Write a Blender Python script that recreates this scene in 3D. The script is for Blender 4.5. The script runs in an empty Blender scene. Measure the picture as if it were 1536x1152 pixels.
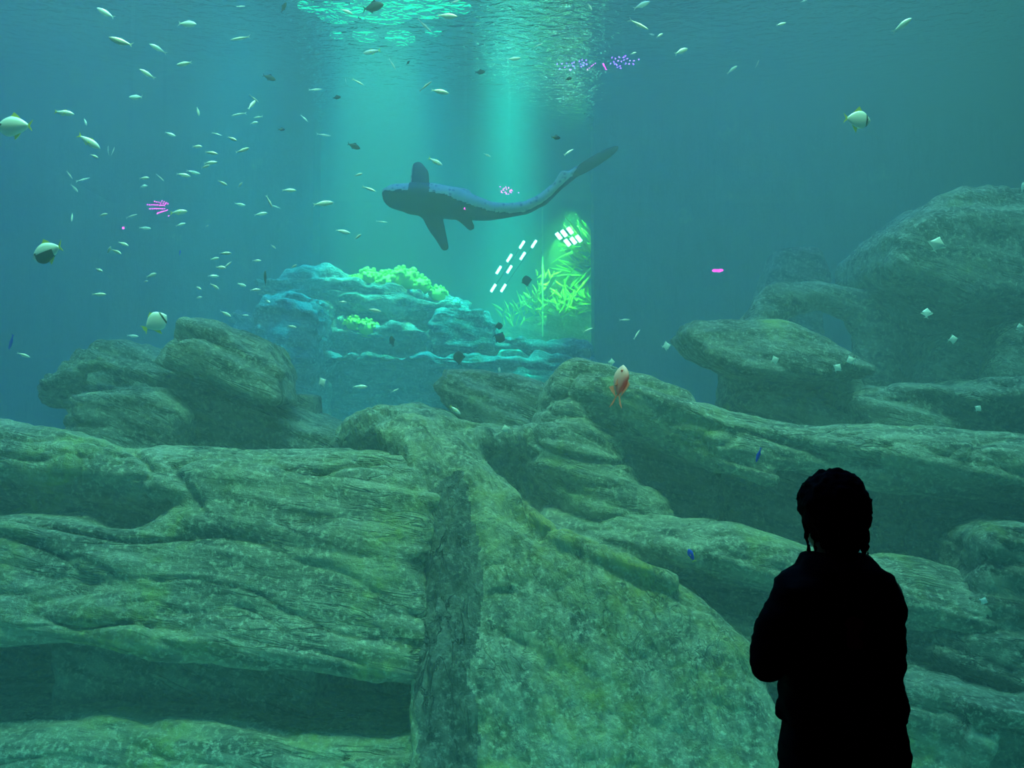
import bpy, bmesh, math, random
import numpy as np
from mathutils import Vector, Matrix, Euler

# ------------------------------------------------------------------ camera, exposure, lights
sc = bpy.context.scene
COL = sc.collection
F_PX, CX, CY = 1200.0, 768.0, 576.0
CAM = Vector((0.0, 0.0, 1.7))
PITCH = math.radians(3.0)
cd = bpy.data.cameras.new('camera'); cam = bpy.data.objects.new('camera', cd); COL.objects.link(cam)
cam.location = CAM; cam.rotation_euler = (math.radians(90) + PITCH, 0, 0)
cd.sensor_width = 36.0; cd.lens = 36.0 * F_PX / 1536.0; cd.clip_end = 100
sc.camera = cam
sc.view_settings.view_transform = 'Standard'; sc.view_settings.look = 'None'
sc.view_settings.gamma = 1.0; sc.view_settings.use_curve_mapping = False
sc.view_settings.exposure = -0.1
sc.cycles.use_denoising = True; sc.cycles.use_adaptive_sampling = False
sc.cycles.max_bounces = 6; sc.cycles.diffuse_bounces = 2; sc.cycles.glossy_bounces = 3
sc.cycles.volume_bounces = 2; sc.cycles.transparent_max_bounces = 12
sc.cycles.sample_clamp_indirect = 6.0
sc.cycles.caustics_reflective = False; sc.cycles.caustics_refractive = False
w = bpy.data.worlds.new('world'); sc.world = w; w.use_nodes = True
w.node_tree.nodes['Background'].inputs[0].default_value = (0, 0, 0, 1)
w.node_tree.nodes['Background'].inputs[1].default_value = 0.0

def P(px, py, Y):
    u = (px - CX) / F_PX; v = (CY - py) / F_PX
    d = Vector((u, math.cos(PITCH) - v * math.sin(PITCH), math.sin(PITCH) + v * math.cos(PITCH)))
    return CAM + d * (Y / d.y)

def lamp(name, kind, loc, target, color, power, **kw):
    ld = bpy.data.lights.new(name, kind); ld.color = color; ld.energy = power
    for k, v in kw.items(): setattr(ld, k, v)
    o = bpy.data.objects.new(name, ld); COL.objects.link(o); o.location = loc
    o.rotation_euler = (Vector(target) - Vector(loc)).to_track_quat('-Z', 'Y').to_euler()
    return o
R = math.radians
# wide daylight-blue lamp field over the whole tank
lamp('tank_light', 'AREA', (-2.4, 8.9, 9.6), (-2.4, 8.9, 0), (0.06, 0.26, 1.0), 640, shape='RECTANGLE', size=15, size_y=9.4, spread=R(100))
# yellow-green floods over the front rockwork
lamp('front_flood', 'AREA', (-2.8, 4.7, 9.4), (-2.6, 5.9, 0), (0.42, 1.0, 0.42), 92, shape='RECTANGLE', size=4.0, size_y=0.8, spread=R(48))
lamp('front_flood', 'AREA', (0.8, 4.7, 9.4), (0.8, 5.9, 0), (0.42, 1.0, 0.42), 92, shape='RECTANGLE', size=3.4, size_y=0.8, spread=R(48))
lamp('front_flood', 'AREA', (3.9, 5.0, 9.4), (3.9, 6.6, 0), (0.36, 1.0, 0.50), 50, shape='RECTANGLE', size=3.0, size_y=0.8, spread=R(52))
# spots that make the shafts at the back, listed with added fill lamps
lamp('added_boulder_fill', 'AREA', (4.0, 6.2, 9.6), (3.9, 7.5, 0.8), (0.24, 0.80, 0.72), 38, shape='RECTANGLE', size=4.0, size_y=1.2, spread=R(40))  # unseen lamp added to brighten the tops of the right boulders
lamp('added_boulder_fill', 'AREA', (-3.0, 5.7, 9.6), (-3.0, 7.1, 0.8), (0.22, 0.90, 0.70), 34, shape='RECTANGLE', size=3.0, size_y=1.2, spread=R(40))  # likewise added, lifts the left boulder pile
lamp('added_veil_light', 'AREA', (0, 4.4, 5.3), (0, 4.5, 0), (0.08, 0.60, 0.75), 75, shape='RECTANGLE', size=12.5, size_y=0.3, spread=R(36))  # unseen strip added to veil the water just behind the glass
lamp('added_foot_fill', 'AREA', (0, 4.3, -0.75), (0, 6.4, 0.4), (0.12, 0.95, 0.72), 42, shape='RECTANGLE', size=12, size_y=0.2)  # unseen strip added to fill the shade under the overhangs
lamp('green_spot', 'SPOT', (-0.05, 12.2, 10.6), (-0.05, 12.3, 0), (0.0, 1.0, 0.66), 44000, spot_size=R(11), spot_blend=0.9, shadow_soft_size=0.3)
lamp('cyan_spot', 'SPOT', (-1.9, 11.2, 10.6), (-1.6, 11.6, 0), (0.0, 0.88, 1.0), 8500, spot_size=R(33), spot_blend=0.8, shadow_soft_size=0.3)
lamp('cyan_spot', 'SPOT', (-3.7, 10.6, 10.6), (-3.7, 10.9, 0), (0.0, 0.8, 1.0), 4200, spot_size=R(20), spot_blend=0.8, shadow_soft_size=0.3)
lamp('added_coral_fill', 'SPOT', (-1.9, 9.9, 10.6), P(585, 418, 11.75), (0.20, 1.0, 0.35), 9000, spot_size=R(19), spot_blend=0.6, shadow_soft_size=0.1)  # unseen spot added because the corals came out too dim
lamp('added_reef_fill', 'SPOT', (0.3, 9.6, 10.6), P(740, 530, 11.4), (0.04, 1.0, 0.62), 9000, spot_size=R(17), spot_blend=0.7, shadow_soft_size=0.1)  # unseen spot added to lighten the lower reef
# warm spot added in the hall to light the peach shape through the glass
lamp('added_warm_spot', 'SPOT', (1.6, -1.5, 4.6), P(931, 578, 4.4), (1.0, 0.62, 0.5), 230, spot_size=R(3.2), spot_blend=0.5, shadow_soft_size=0.05)

# ------------------------------------------------------------------ helpers
def tag(o, label=None, cat=None, group=None, kind=None):
    if label: o['label'] = label
    if cat: o['category'] = cat
    if group: o['group'] = group
    if kind: o['kind'] = kind
    return o

def empty(name, loc=(0, 0, 0)):
    o = bpy.data.objects.new(name, None); COL.objects.link(o); o.location = loc
    o.empty_display_size = 0.1
    return o

def link(name, me, mats, parent=None):
    o = bpy.data.objects.new(name, me); COL.objects.link(o)
    for m in (mats if isinstance(mats, (list, tuple)) else [mats]):
        if m: me.materials.append(m)
    if parent:
        o.parent = parent
        o.matrix_parent_inverse = Matrix.Translation(-Vector(parent.location))
    return o

def np_mesh(name, V, Q, smooth=True):
    me = bpy.data.meshes.new(name)
    me.vertices.add(len(V)); me.vertices.foreach_set('co', V.astype(np.float32).ravel())
    n = len(Q); k = Q.shape[1]
    me.loops.add(n * k); me.loops.foreach_set('vertex_index', Q.astype(np.int32).ravel())
    me.polygons.add(n); me.polygons.foreach_set('loop_start', np.arange(0, n * k, k, dtype=np.int32))
    me.polygons.foreach_set('use_smooth', np.full(n, smooth, dtype=bool))
    me.update(calc_edges=True); me.validate()
    return me

# --- noise
def _hash(ix, iy, iz, seed):
    h = (ix * 374761393 + iy * 668265263 + iz * 1274126177 + seed * 974711) & 0xFFFFFFFF
    h = ((h ^ (h >> 13)) * 1274126177) & 0xFFFFFFFF
    h = ((h ^ (h >> 16)) * 2246822519) & 0xFFFFFFFF
    return ((h ^ (h >> 15)) & 0xFFFFFF).astype(np.float32) / float(0xFFFFFF)
def vnoise(p, seed=0):
    f0 = np.floor(p); i = f0.astype(np.int64); f = (p - f0).astype(np.float32); u = f * f * (3 - 2 * f)
    r = 0
    for a in (0, 1):
        wa = u[:, 0] if a else 1 - u[:, 0]
        for b in (0, 1):
            wb = u[:, 1] if b else 1 - u[:, 1]
            for c in (0, 1):
                wc = u[:, 2] if c else 1 - u[:, 2]
                r = r + wa * wb * wc * _hash(i[:, 0] + a, i[:, 1] + b, i[:, 2] + c, seed)
    return r
def fbm(p, octv=4, seed=0):
    s, a, t = 0, 0.5, 0
    for k in range(octv):
        s = s + a * (vnoise(p, seed + k * 17) - 0.5); t += a; a *= 0.5; p = p * 2.03 + 7.1
    return s / t * 2

# --- signed distance fields
class Field:
    def __init__(self, lo, hi, h):
        self.lo = np.array(lo, float); self.h = h
        n = np.ceil((np.array(hi) - self.lo) / h).astype(int) + 1
        self.n = n; self.d = np.full(n, 9.0, np.float32)
        self.ax = [(self.lo[i] + np.arange(n[i]) * h).astype(np.float32) for i in range(3)]
    def add(self, prim):
        fn, lo, hi, k, op = prim
        m = k + 3 * self.h
        sl = []
        for i in range(3):
            a = int(max(0, math.floor((lo[i] - m - self.lo[i]) / self.h)))
            b = int(min(self.n[i], math.ceil((hi[i] + m - self.lo[i]) / self.h) + 1))
            if b <= a: return
            sl.append(slice(a, b))
        X = self.ax[0][sl[0]][:, None, None]; Y = self.ax[1][sl[1]][None, :, None]; Z = self.ax[2][sl[2]][None, None, :]
        d = fn(X, Y, Z); s = self.d[tuple(sl)]
        if op == 'sub':
            d = -d; q = np.clip(0.5 - 0.5 * (s - d) / k, 0, 1)
            s[...] = s * (1 - q) + d * q + k * q * (1 - q)
        else:
            q = np.clip(0.5 + 0.5 * (s - d) / k, 0, 1)
            s[...] = s * (1 - q) + d * q - k * q * (1 - q)

def ellip(c, r, rot=None, k=0.05, op='u'):
    c = np.array(c, float); r = np.array(r, float)
    M = np.array(rot.to_matrix()).T if rot is not None else np.eye(3)
    def fn(X, Y, Z):
        x, y, z = X - c[0], Y - c[1], Z - c[2]
        a = (M[0, 0] * x + M[0, 1] * y + M[0, 2] * z) / r[0]
        b = (M[1, 0] * x + M[1, 1] * y + M[1, 2] * z) / r[1]
        g = (M[2, 0] * x + M[2, 1] * y + M[2, 2] * z) / r[2]
        q = np.sqrt(a * a + b * b + g * g)
        q2 = np.sqrt((a / r[0]) ** 2 + (b / r[1]) ** 2 + (g / r[2]) ** 2) + 1e-6
        return q * (q - 1) / q2
    e = r.max()
    return (fn, c - e, c + e, k, op)
def tube(pts, k=0.08, op='u', sy=1.0):
    """pts: (x,y,z,r) world"""
    A = np.array(pts, float)
    def fn(X, Y, Z):
        best = None
        for a, b in zip(A[:-1], A[1:]):
            v = b[:3] - a[:3]; v = v * np.array([1, 1 / sy, 1]); L = max(float(v @ v), 1e-9)
            x, y, z = X - a[0], (Y - a[1]) / sy, Z - a[2]
            t = np.clip((x * v[0] + y * v[1] + z * v[2]) / L, 0, 1)
            d = np.sqrt((x - v[0] * t) ** 2 + (y - v[1] * t) ** 2 + (z - v[2] * t) ** 2) - (a[3] + (b[3] - a[3]) * t)
            best = d if best is None else np.minimum(best, d)
        return best
    rm = A[:, 3].max() * max(1, sy)
    return (fn, A[:, :3].min(0) - rm, A[:, :3].max(0) + rm, k, op)
NEARER = 1.0     # distance factor for the rock group being built
def ptube(pts, k=0.08, op='u', sy=1.0):
    """pts: (px, py, Y, radius in px)"""
    return tube([(*P(a, b, Y * NEARER), r * Y * NEARER / F_PX) for a, b, Y, r in pts], k, op, sy)
def prism(poly, Y0, front, back, r=0.1, slope=0.0, k=0.08, op='u', bulge=0.0):
    """an outline given as px points at distance Y0, thick from front to back, edges rounded by r, leaning back by slope"""
    Y0, front, back = Y0 * NEARER, front * NEARER, back * NEARER
    W = np.array([[P(a, b, Y0).x, P(a, b, Y0).z] for a, b in poly])
    zr = W[:, 1].mean()
    def fn(X, Y, Z):
        x = X[:, 0, 0][:, None]; z = Z[0, 0, :][None, :]
        d = np.full((x.shape[0], z.shape[1]), 1e9); s = np.ones_like(d)
        n = len(W)
        for i in range(n):
            a = W[i]; b = W[i - 1]; e = b - a; wx, wz = x - a[0], z - a[1]
            t = np.clip((wx * e[0] + wz * e[1]) / max(e @ e, 1e-9), 0, 1)
            d = np.minimum(d, (wx - e[0] * t) ** 2 + (wz - e[1] * t) ** 2)
            c1 = z >= a[1]; c2 = z < b[1]; c3 = e[0] * wz > e[1] * wx
            flip = (c1 & c2 & c3) | (~c1 & ~c2 & ~c3)
            s = np.where(flip, -s, s)
        d2 = (s * np.sqrt(d)).astype(np.float32)[:, None, :]
        yy = Y - slope * (Z - zr)
        fr = front - bulge * np.clip(-d2 / max(r * 3, 1e-3), 0, 1) if bulge else front
        yc = (fr + back) / 2; hy = (back - fr) / 2
        dy = np.abs(yy - yc) - hy
        a1 = d2 + r; b1 = dy + r
        return np.minimum(np.maximum(a1, b1), 0) + np.sqrt(np.maximum(a1, 0) ** 2 + np.maximum(b1, 0) ** 2) - r
    dz = abs(slope) * (W[:, 1].max() - W[:, 1].min())
    lo = np.array([W[:, 0].min(), front - abs(bulge) - dz, W[:, 1].min()]); hi = np.array([W[:, 0].max(), back + dz, W[:, 1].max()])
    return (fn, lo, hi, k, op)

def nets(F, lo, h):
    F = np.pad(F, 1, constant_values=1.0); lo = np.array(lo) - h
    s = F < 0
    C = [(a, b, c) for a in (0, 1) for b in (0, 1) for c in (0, 1)]
    nx, ny, nz = F.shape
    sub = lambda A, a, b, c: A[a:nx - 1 + a, b:ny - 1 + b, c:nz - 1 + c]
    cnt = sum(sub(s, *c).astype(np.int8) for c in C)
    act = (cnt > 0) & (cnt < 8)
    idx = np.full(act.shape, -1, np.int64); idx[act] = np.arange(act.sum())
    I = np.argwhere(act)
    val = np.stack([F[I[:, 0] + a, I[:, 1] + b, I[:, 2] + c] for a, b, c in C], 1)
    pos = np.zeros((len(I), 3)); num = np.zeros(len(I))
    for m, ca in enumerate(C):
        for n2, cb in enumerate(C):
            if n2 > m and sum(abs(p - q) for p, q in zip(ca, cb)) == 1:
                fa, fb = val[:, m], val[:, n2]; x = (fa < 0) != (fb < 0)
                t = np.where(x, fa / np.where(fa - fb == 0, 1, fa - fb), 0)
                pt = np.array(ca)[None] + (np.array(cb) - np.array(ca))[None] * t[:, None]
                pos += pt * x[:, None]; num += x
    V = lo + (I + pos / num[:, None]) * h
    Q = []
    e = np.argwhere(s[:-1, 1:-1, 1:-1] != s[1:, 1:-1, 1:-1]); i, j, k = e[:, 0], e[:, 1] + 1, e[:, 2] + 1
    q = np.stack([idx[i, j - 1, k - 1], idx[i, j, k - 1], idx[i, j, k], idx[i, j - 1, k]], 1); f = s[i, j, k]; q[~f] = q[~f][:, ::-1]; Q.append(q)
    e = np.argwhere(s[1:-1, :-1, 1:-1] != s[1:-1, 1:, 1:-1]); i, j, k = e[:, 0] + 1, e[:, 1], e[:, 2] + 1
    q = np.stack([idx[i - 1, j, k - 1], idx[i - 1, j, k], idx[i, j, k], idx[i, j, k - 1]], 1); f = s[i, j, k]; q[~f] = q[~f][:, ::-1]; Q.append(q)
    e = np.argwhere(s[1:-1, 1:-1, :-1] != s[1:-1, 1:-1, 1:]); i, j, k = e[:, 0] + 1, e[:, 1] + 1, e[:, 2]
    q = np.stack([idx[i - 1, j - 1, k], idx[i, j - 1, k], idx[i, j, k], idx[i - 1, j, k]], 1); f = s[i, j, k]; q[~f] = q[~f][:, ::-1]; Q.append(q)
    Q = np.concatenate(Q); Q = Q[(Q >= 0).all(1)]
    return V, Q

def normals(V, Q):
    n = np.cross(V[Q[:, 2]] - V[Q[:, 0]], V[Q[:, 3]] - V[Q[:, 1]])
    N = np.zeros_like(V)
    for c in range(4): np.add.at(N, Q[:, c], n)
    return N / (np.linalg.norm(N, axis=1, keepdims=True) + 1e-9)

def sdf_mesh(name, prims, h, disp=None):
    lo = np.min([p[1] for p in prims if p[4] == 'u'], 0) - 0.12; hi = np.max([p[2] for p in prims if p[4] == 'u'], 0) + 0.12
    f = Field(lo, hi, h)
    for p in prims: f.add(p)
    V, Q = nets(f.d, f.lo, h)
    if disp: V = disp(V, Q)
    return np_mesh(name, V, Q)

def rocky(grain=(1, 0, -0.2), stretch=5.0, rough=0.07, crack=0.05, ledge=0.0, period=0.16, layer=(0.15, 0, 1), scale=1.6, seed=0):
    g = np.array(grain, float); g /= np.linalg.norm(g); ly = np.array(layer, float); ly /= np.linalg.norm(ly)
    def fn(V, Q):
        N = normals(V, Q)
        s = V - np.outer(V @ g, g) * (1 - 1 / stretch)
        d = rough * fbm(V * scale, 3, seed) + rough * 0.55 * fbm(s * scale * 4.0, 3, seed + 5)
        wv = V + 0.25 * np.stack([fbm(V * 1.3, 2, seed + 40 + i) for i in range(3)], 1)
        sw = wv - np.outer(wv @ g, g) * (1 - 1 / stretch)
        rdg = 1 - np.abs(2 * vnoise(sw * 3.0, seed + 9) - 1)
        rdg2 = 1 - np.abs(2 * vnoise(sw * 7.5, seed + 13) - 1)
        msk = np.clip(vnoise(V * 1.1, seed + 21) * 2.2 - 0.5, 0, 1)
        d -= crack * (rdg ** 9) * msk + crack * 0.45 * (rdg2 ** 7)
        if ledge:
            t = (V @ ly) / period + 1.4 * fbm(s * 1.1, 3, seed + 31)
            fr = t - np.floor(t)
            amp = 0.4 + 1.2 * _hash(np.floor(t).astype(np.int64), np.zeros(len(t), np.int64), np.zeros(len(t), np.int64), seed)
            prof = np.where(fr < 0.75, np.sin(fr / 0.75 * math.pi / 2), np.cos((fr - 0.75) / 0.25 * math.pi / 2))
            d += ledge * amp * (prof - 0.5)
        V = V + N * d[:, None]
        N = normals(V, Q)
        d2 = 0.010 * fbm(V * 14, 2, seed + 60)
        return V + N * d2[:, None]
    return fn

# ------------------------------------------------------------------ materials
def mat(name):
    m = bpy.data.materials.new(name); m.use_nodes = True
    nt = m.node_tree; return m, nt, nt.nodes['Principled BSDF'], nt.nodes['Material Output']
def plain(name, col, rough=0.6, metal=0.0, spec=0.5):
    m, nt, b, o = mat(name)
    b.inputs['Base Color'].default_value = (*col, 1); b.inputs['Roughness'].default_value = rough
    b.inputs['Metallic'].default_value = metal; b.inputs['Specular IOR Level'].default_value = spec
    return m
def emis(name, col, s):
    m, nt, b, o = mat(name)
    b.inputs['Base Color'].default_value = (0, 0, 0, 1)
    b.inputs['Emission Color'].default_value = (*col, 1); b.inputs['Emission Strength'].default_value = s
    return m
def rock_mat(name, grain=(1, 0, -0.2), c1=(0.055, 0.07, 0.06), c2=(0.38, 0.40, 0.31), moss=(0.36, 0.42, 0.10), mossy=0.5, bump=0.9, cracks=0.6):
    m, nt, b, o = mat(name); N = nt.nodes.new; L = nt.links.new
    geo = N('ShaderNodeNewGeometry')
    mp = N('ShaderNodeMapping'); mp.vector_type = 'TEXTURE'
    g = Vector(grain).normalized(); q = Vector((1, 0, 0)).rotation_difference(g).to_euler()
    mp.inputs['Rotation'].default_value = q; mp.inputs['Scale'].default_value = (4.5, 1, 1)
    L(geo.outputs['Position'], mp.inputs['Vector'])
    def noise(vec, sc_, det=6, rgh=0.6, dist=0.0):
        t = N('ShaderNodeTexNoise'); t.inputs['Scale'].default_value = sc_; t.inputs['Detail'].default_value = det
        t.inputs['Roughness'].default_value = rgh; t.inputs['Distortion'].default_value = dist; L(vec, t.inputs['Vector']); return t.outputs['Fac']
    def ramp(x, a, b_):
        r = N('ShaderNodeValToRGB'); r.color_ramp.elements[0].position = a; r.color_ramp.elements[1].position = b_; L(x, r.inputs[0]); return r.outputs[0]
    def mix(fac, a, b_):
        x = N('ShaderNodeMix'); x.data_type = 'RGBA'
        L(fac, x.inputs['Factor'])
        for s, v in ((x.inputs[6], a), (x.inputs[7], b_)):
            if isinstance(v, tuple): s.default_value = (*v, 1)
            else: L(v, s)
        return x.outputs[2]
    fine = noise(geo.outputs['Position'], 9, 8, 0.68)
    grainy = noise(mp.outputs[0], 7, 8, 0.65, 0.4)
    mp2 = N('ShaderNodeMapping'); mp2.vector_type = 'TEXTURE'; mp2.inputs['Rotation'].default_value = q; mp2.inputs['Scale'].default_value = (9.0, 1, 1); L(geo.outputs['Position'], mp2.inputs['Vector'])
    def ridge(vec, sc_, w_):
        n_ = noise(vec, sc_, 4, 0.55, 0.5)
        a_ = N('ShaderNodeMath'); a_.operation = 'SUBTRACT'; L(n_, a_.inputs[0]); a_.inputs[1].default_value = 0.5
        b2 = N('ShaderNodeMath'); b2.operation = 'ABSOLUTE'; L(a_.outputs[0], b2.inputs[0]); return ramp(b2.outputs[0], 0.0, w_)
    cr1 = ridge(mp2.outputs[0], 3.0, 0.016); cr2 = ridge(mp2.outputs[0], 6.5, 0.02)
    crk0 = N('ShaderNodeMath'); crk0.operation = 'MULTIPLY'; L(cr1, crk0.inputs[0]); L(cr2, crk0.inputs[1])
    inv = N('ShaderNodeMath'); inv.operation = 'SUBTRACT'; inv.inputs[0].default_value = 1.0; L(crk0.outputs[0], inv.inputs[1])
    msk = N('ShaderNodeMath'); msk.operation = 'MULTIPLY'; L(inv.outputs[0], msk.inputs[0]); L(ramp(noise(geo.outputs['Position'], 2.2, 3), 0.45, 0.62), msk.inputs[1])
    crk = N('ShaderNodeMath'); crk.operation = 'MULTIPLY_ADD'; L(msk.outputs[0], crk.inputs[0]); crk.inputs[1].default_value = -cracks; crk.inputs[2].default_value = 1.0
    base = mix(ramp(grainy, 0.36, 0.66), c1, c2)
    base = mix(ramp(noise(geo.outputs['Position'], 26, 5, 0.7), 0.50, 0.74), base, tuple(min(1, v * 1.8) for v in c2))
    mo = ramp(noise(geo.outputs['Position'], 1.5, 5, 0.6), 0.62 - 0.25 * mossy, 0.78 - 0.12 * mossy)
    mo2 = N('ShaderNodeMath'); mo2.operation = 'MULTIPLY'; L(mo, mo2.inputs[0]); L(ramp(fine, 0.35, 0.62), mo2.inputs[1])
    base = mix(mo2.outputs[0], base, moss)
    silt = N('ShaderNodeMapRange'); L(crk.outputs[0], silt.inputs['Value']); silt.inputs['To Min'].default_value = 0.0; silt.inputs['To Max'].default_value = 1.0
    base = mix(silt.outputs[0], tuple(v * 0.45 for v in c1), base)
    L(base, b.inputs['Base Color']); b.inputs['Roughness'].default_value = 0.85; b.inputs['Specular IOR Level'].default_value = 0.25
    bp = N('ShaderNodeBump'); bp.inputs['Strength'].default_value = bump; bp.inputs['Distance'].default_value = 0.06
    ad = N('ShaderNodeMath'); ad.operation = 'ADD'; L(fine, ad.inputs[0]); L(grainy, ad.inputs[1])
    ad2 = N('ShaderNodeMath'); ad2.operation = 'MULTIPLY_ADD'; L(noise(geo.outputs['Position'], 34, 4, 0.7), ad2.inputs[0]); ad2.inputs[1].default_value = 0.35; L(ad.outputs[0], ad2.inputs[2])
    ad3 = N('ShaderNodeMath'); ad3.operation = 'MULTIPLY_ADD'; L(crk.outputs[0], ad3.inputs[0]); ad3.inputs[1].default_value = 0.7; L(ad2.outputs[0], ad3.inputs[2]); ad2 = ad3
    L(ad2.outputs[0], bp.inputs['Height']); L(bp.outputs[0], b.inputs['Normal'])
    return m

M_LEFT = rock_mat('rock_strata', (1, 0, -0.16), mossy=0.55)
M_FAN = rock_mat('rock_vertical_grain', (0.25, 0.1, -1), mossy=0.75, moss=(0.40, 0.40, 0.10), cracks=0.35)
M_LOG = rock_mat('rock_log_grain', (1, 0, -0.22), mossy=0.4)
M_DARK = rock_mat('rock_dark', (1, 0, -0.45), c1=(0.025, 0.035, 0.035), c2=(0.27, 0.29, 0.23), mossy=0.15, bump=1.1)
M_MID = rock_mat('rock_mid', (1, 0, -0.3), c1=(0.045, 0.055, 0.05), c2=(0.30, 0.32, 0.26), mossy=0.25, bump=1.0)
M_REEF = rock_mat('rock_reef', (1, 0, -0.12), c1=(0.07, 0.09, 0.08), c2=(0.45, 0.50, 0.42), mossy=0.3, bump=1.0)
M_BLACK = plain('black_paint', (0.006, 0.006, 0.007), 0.9, 0, 0.1)
M_WALL = rock_mat('tank_wall', (0, 0, 1), c1=(0.05, 0.07, 0.08), c2=(0.09, 0.12, 0.13), mossy=0.0, bump=0.3)

def box(name, lo, hi, m, parent=None, bev=0.0):
    bm = bmesh.new(); bmesh.ops.create_cube(bm, size=1)
    for v in bm.verts:
        v.co = Vector([lo[i] + (v.co[i] + 0.5) * (hi[i] - lo[i]) for i in range(3)])
    if bev: bmesh.ops.bevel(bm, geom=bm.edges[:], offset=bev, segments=2, affect='EDGES')
    me = bpy.data.meshes.new(name); bm.to_mesh(me); bm.free()
    return link(name, me, m, parent)
def struct(name, lo, hi, m):
    o = box(name, lo, hi, m); o['kind'] = 'structure'; return o

# ------------------------------------------------------------------ the setting: dark hall, glass, tank
GLASS = 3.9
ZS = 6.7            # water surface
struct('floor', (-7, -6, -0.2), (7, 3.9, 0), M_BLACK)
struct('ceiling', (-7, -6, 5.6), (7, 3.9, 5.8), M_BLACK)
struct('wall_back', (-7, -6.2, 0), (7, -6, 5.6), M_BLACK)
struct('wall_left', (-7.2, -6, 0), (-7, 3.9, 5.6), M_BLACK)
struct('wall_right', (7, -6, 0), (7.2, 3.9, 5.6), M_BLACK)
struct('wall_above_glass', (-11, 3.9, 5.4), (11, 4.1, 9), M_BLACK)
struct('wall_below_glass', (-11, 3.9, -1.4), (11, 4.1, -0.05), M_BLACK)
struct('wall_left_of_glass', (-11, 3.9, -0.05), (-6.4, 4.1, 5.4), M_BLACK)
struct('wall_right_of_glass', (6.4, 3.9, -0.05), (11, 4.1, 5.4), M_BLACK)
mg, nt, b, out = mat('acrylic'); nt.nodes.remove(b)
tr = nt.nodes.new('ShaderNodeBsdfTransparent'); tr.inputs[0].default_value = (0.97, 0.99, 0.985, 1)
gl = nt.nodes.new('ShaderNodeBsdfGlossy'); gl.inputs['Roughness'].default_value = 0.0
mx = nt.nodes.new('ShaderNodeMixShader'); mx.inputs[0].default_value = 0.06
nt.links.new(tr.outputs[0], mx.inputs[1]); nt.links.new(gl.outputs[0], mx.inputs[2]); nt.links.new(mx.outputs[0], out.inputs[0])
pane = struct('window_1', (-6.4, GLASS, -0.05), (6.4, GLASS + 0.08, 5.4), mg)
mi, nt, b, out = mat('acrylic_wet_side'); nt.nodes.remove(b)
tr = nt.nodes.new('ShaderNodeBsdfTransparent'); nt.links.new(tr.outputs[0], out.inputs[0])
pane.data.materials.append(mi)
for f in pane.data.polygons:
    if f.normal.y > -0.5: f.material_index = 1

struct('tank_floor', (-11, 4.1, -1.4), (11, 17, -1.2), rock_mat('sand', (1, 0, 0), c1=(0.2, 0.22, 0.2), c2=(0.4, 0.42, 0.36), mossy=0.1, bump=0.2))
struct('tank_wall_left', (-11, 4.1, -1.2), (-10.6, 17, 9), M_WALL)
struct('tank_wall_right', (10.6, 4.1, -1.2), (11, 17, 9), M_WALL)
xr = P(891, 400, 13.0).x; xl = P(470, 300, 13.3).x
struct('tank_wall_near_right', (xr, 13.0, -1.2), (10.6, 13.5, 9), M_WALL)
struct('tank_wall_near_left', (-10.6, 13.3, -1.2), (xl, 13.8, 9), M_WALL)

# the water itself
mw, nt, b, out = mat('water_haze'); nt.nodes.remove(b)
vs = nt.nodes.new('ShaderNodeVolumeScatter'); va = nt.nodes.new('ShaderNodeVolumeAbsorption'); ad = nt.nodes.new('ShaderNodeAddShader')
vs.inputs['Color'].default_value = (0.75, 1.0, 1.0, 1); vs.inputs['Density'].default_value = 0.07; vs.inputs['Anisotropy'].default_value = 0.0
va.inputs['Color'].default_value = (0.0, 0.86, 0.88, 1); va.inputs['Density'].default_value = 0.085
nt.links.new(vs.outputs[0], ad.inputs[0]); nt.links.new(va.outputs[0], ad.inputs[1]); nt.links.new(ad.outputs[0], out.inputs['Volume'])
struct('water', (-10.6, GLASS + 0.10, -1.2), (10.6, 17.5, ZS), mw)
# its rippled surface, mirror-like from below beyond the critical angle
ms, nt, b, out = mat('water_surface'); nt.nodes.remove(b); N = nt.nodes.new; L = nt.links.new
geo = N('ShaderNodeNewGeometry'); mp = N('ShaderNodeMapping'); mp.inputs['Scale'].default_value = (1, 1.6, 1); L(geo.outputs['Position'], mp.inputs[0])
n1 = N('ShaderNodeTexNoise'); n1.inputs['Scale'].default_value = 6.5; n1.inputs['Detail'].default_value = 3; n1.inputs['Distortion'].default_value = 0.6; L(mp.outputs[0], n1.inputs['Vector'])
bp = N('ShaderNodeBump'); bp.inputs['Strength'].default_value = 0.4; bp.inputs['Distance'].default_value = 0.08; L(n1.outputs['Fac'], bp.inputs['Height'])
lw = N('ShaderNodeLayerWeight'); lw.inputs['Blend'].default_value = 0.5; L(bp.outputs[0], lw.inputs['Normal'])
mr = N('ShaderNodeMapRange'); mr.inputs['From Min'].default_value = 0.46; mr.inputs['From Max'].default_value = 0.52; L(lw.outputs['Facing'], mr.inputs['Value'])
tr = N('ShaderNodeBsdfTransparent'); gl = N('ShaderNodeBsdfGlossy'); gl.inputs['Roughness'].default_value = 0.05; gl.inputs['Color'].default_value = (0.9, 0.95, 0.95, 1)
L(bp.outputs[0], gl.inputs['Normal']); mx = N('ShaderNodeMixShader'); L(mr.outputs[0], mx.inputs[0]); L(tr.outputs[0], mx.inputs[1]); L(gl.outputs[0], mx.inputs[2]); L(mx.outputs[0], out.inputs[0])
struct('water_surface', (-10.6, 4.1, ZS - 0.004), (10.6, 17.4, ZS - 0.002), ms)

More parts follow.
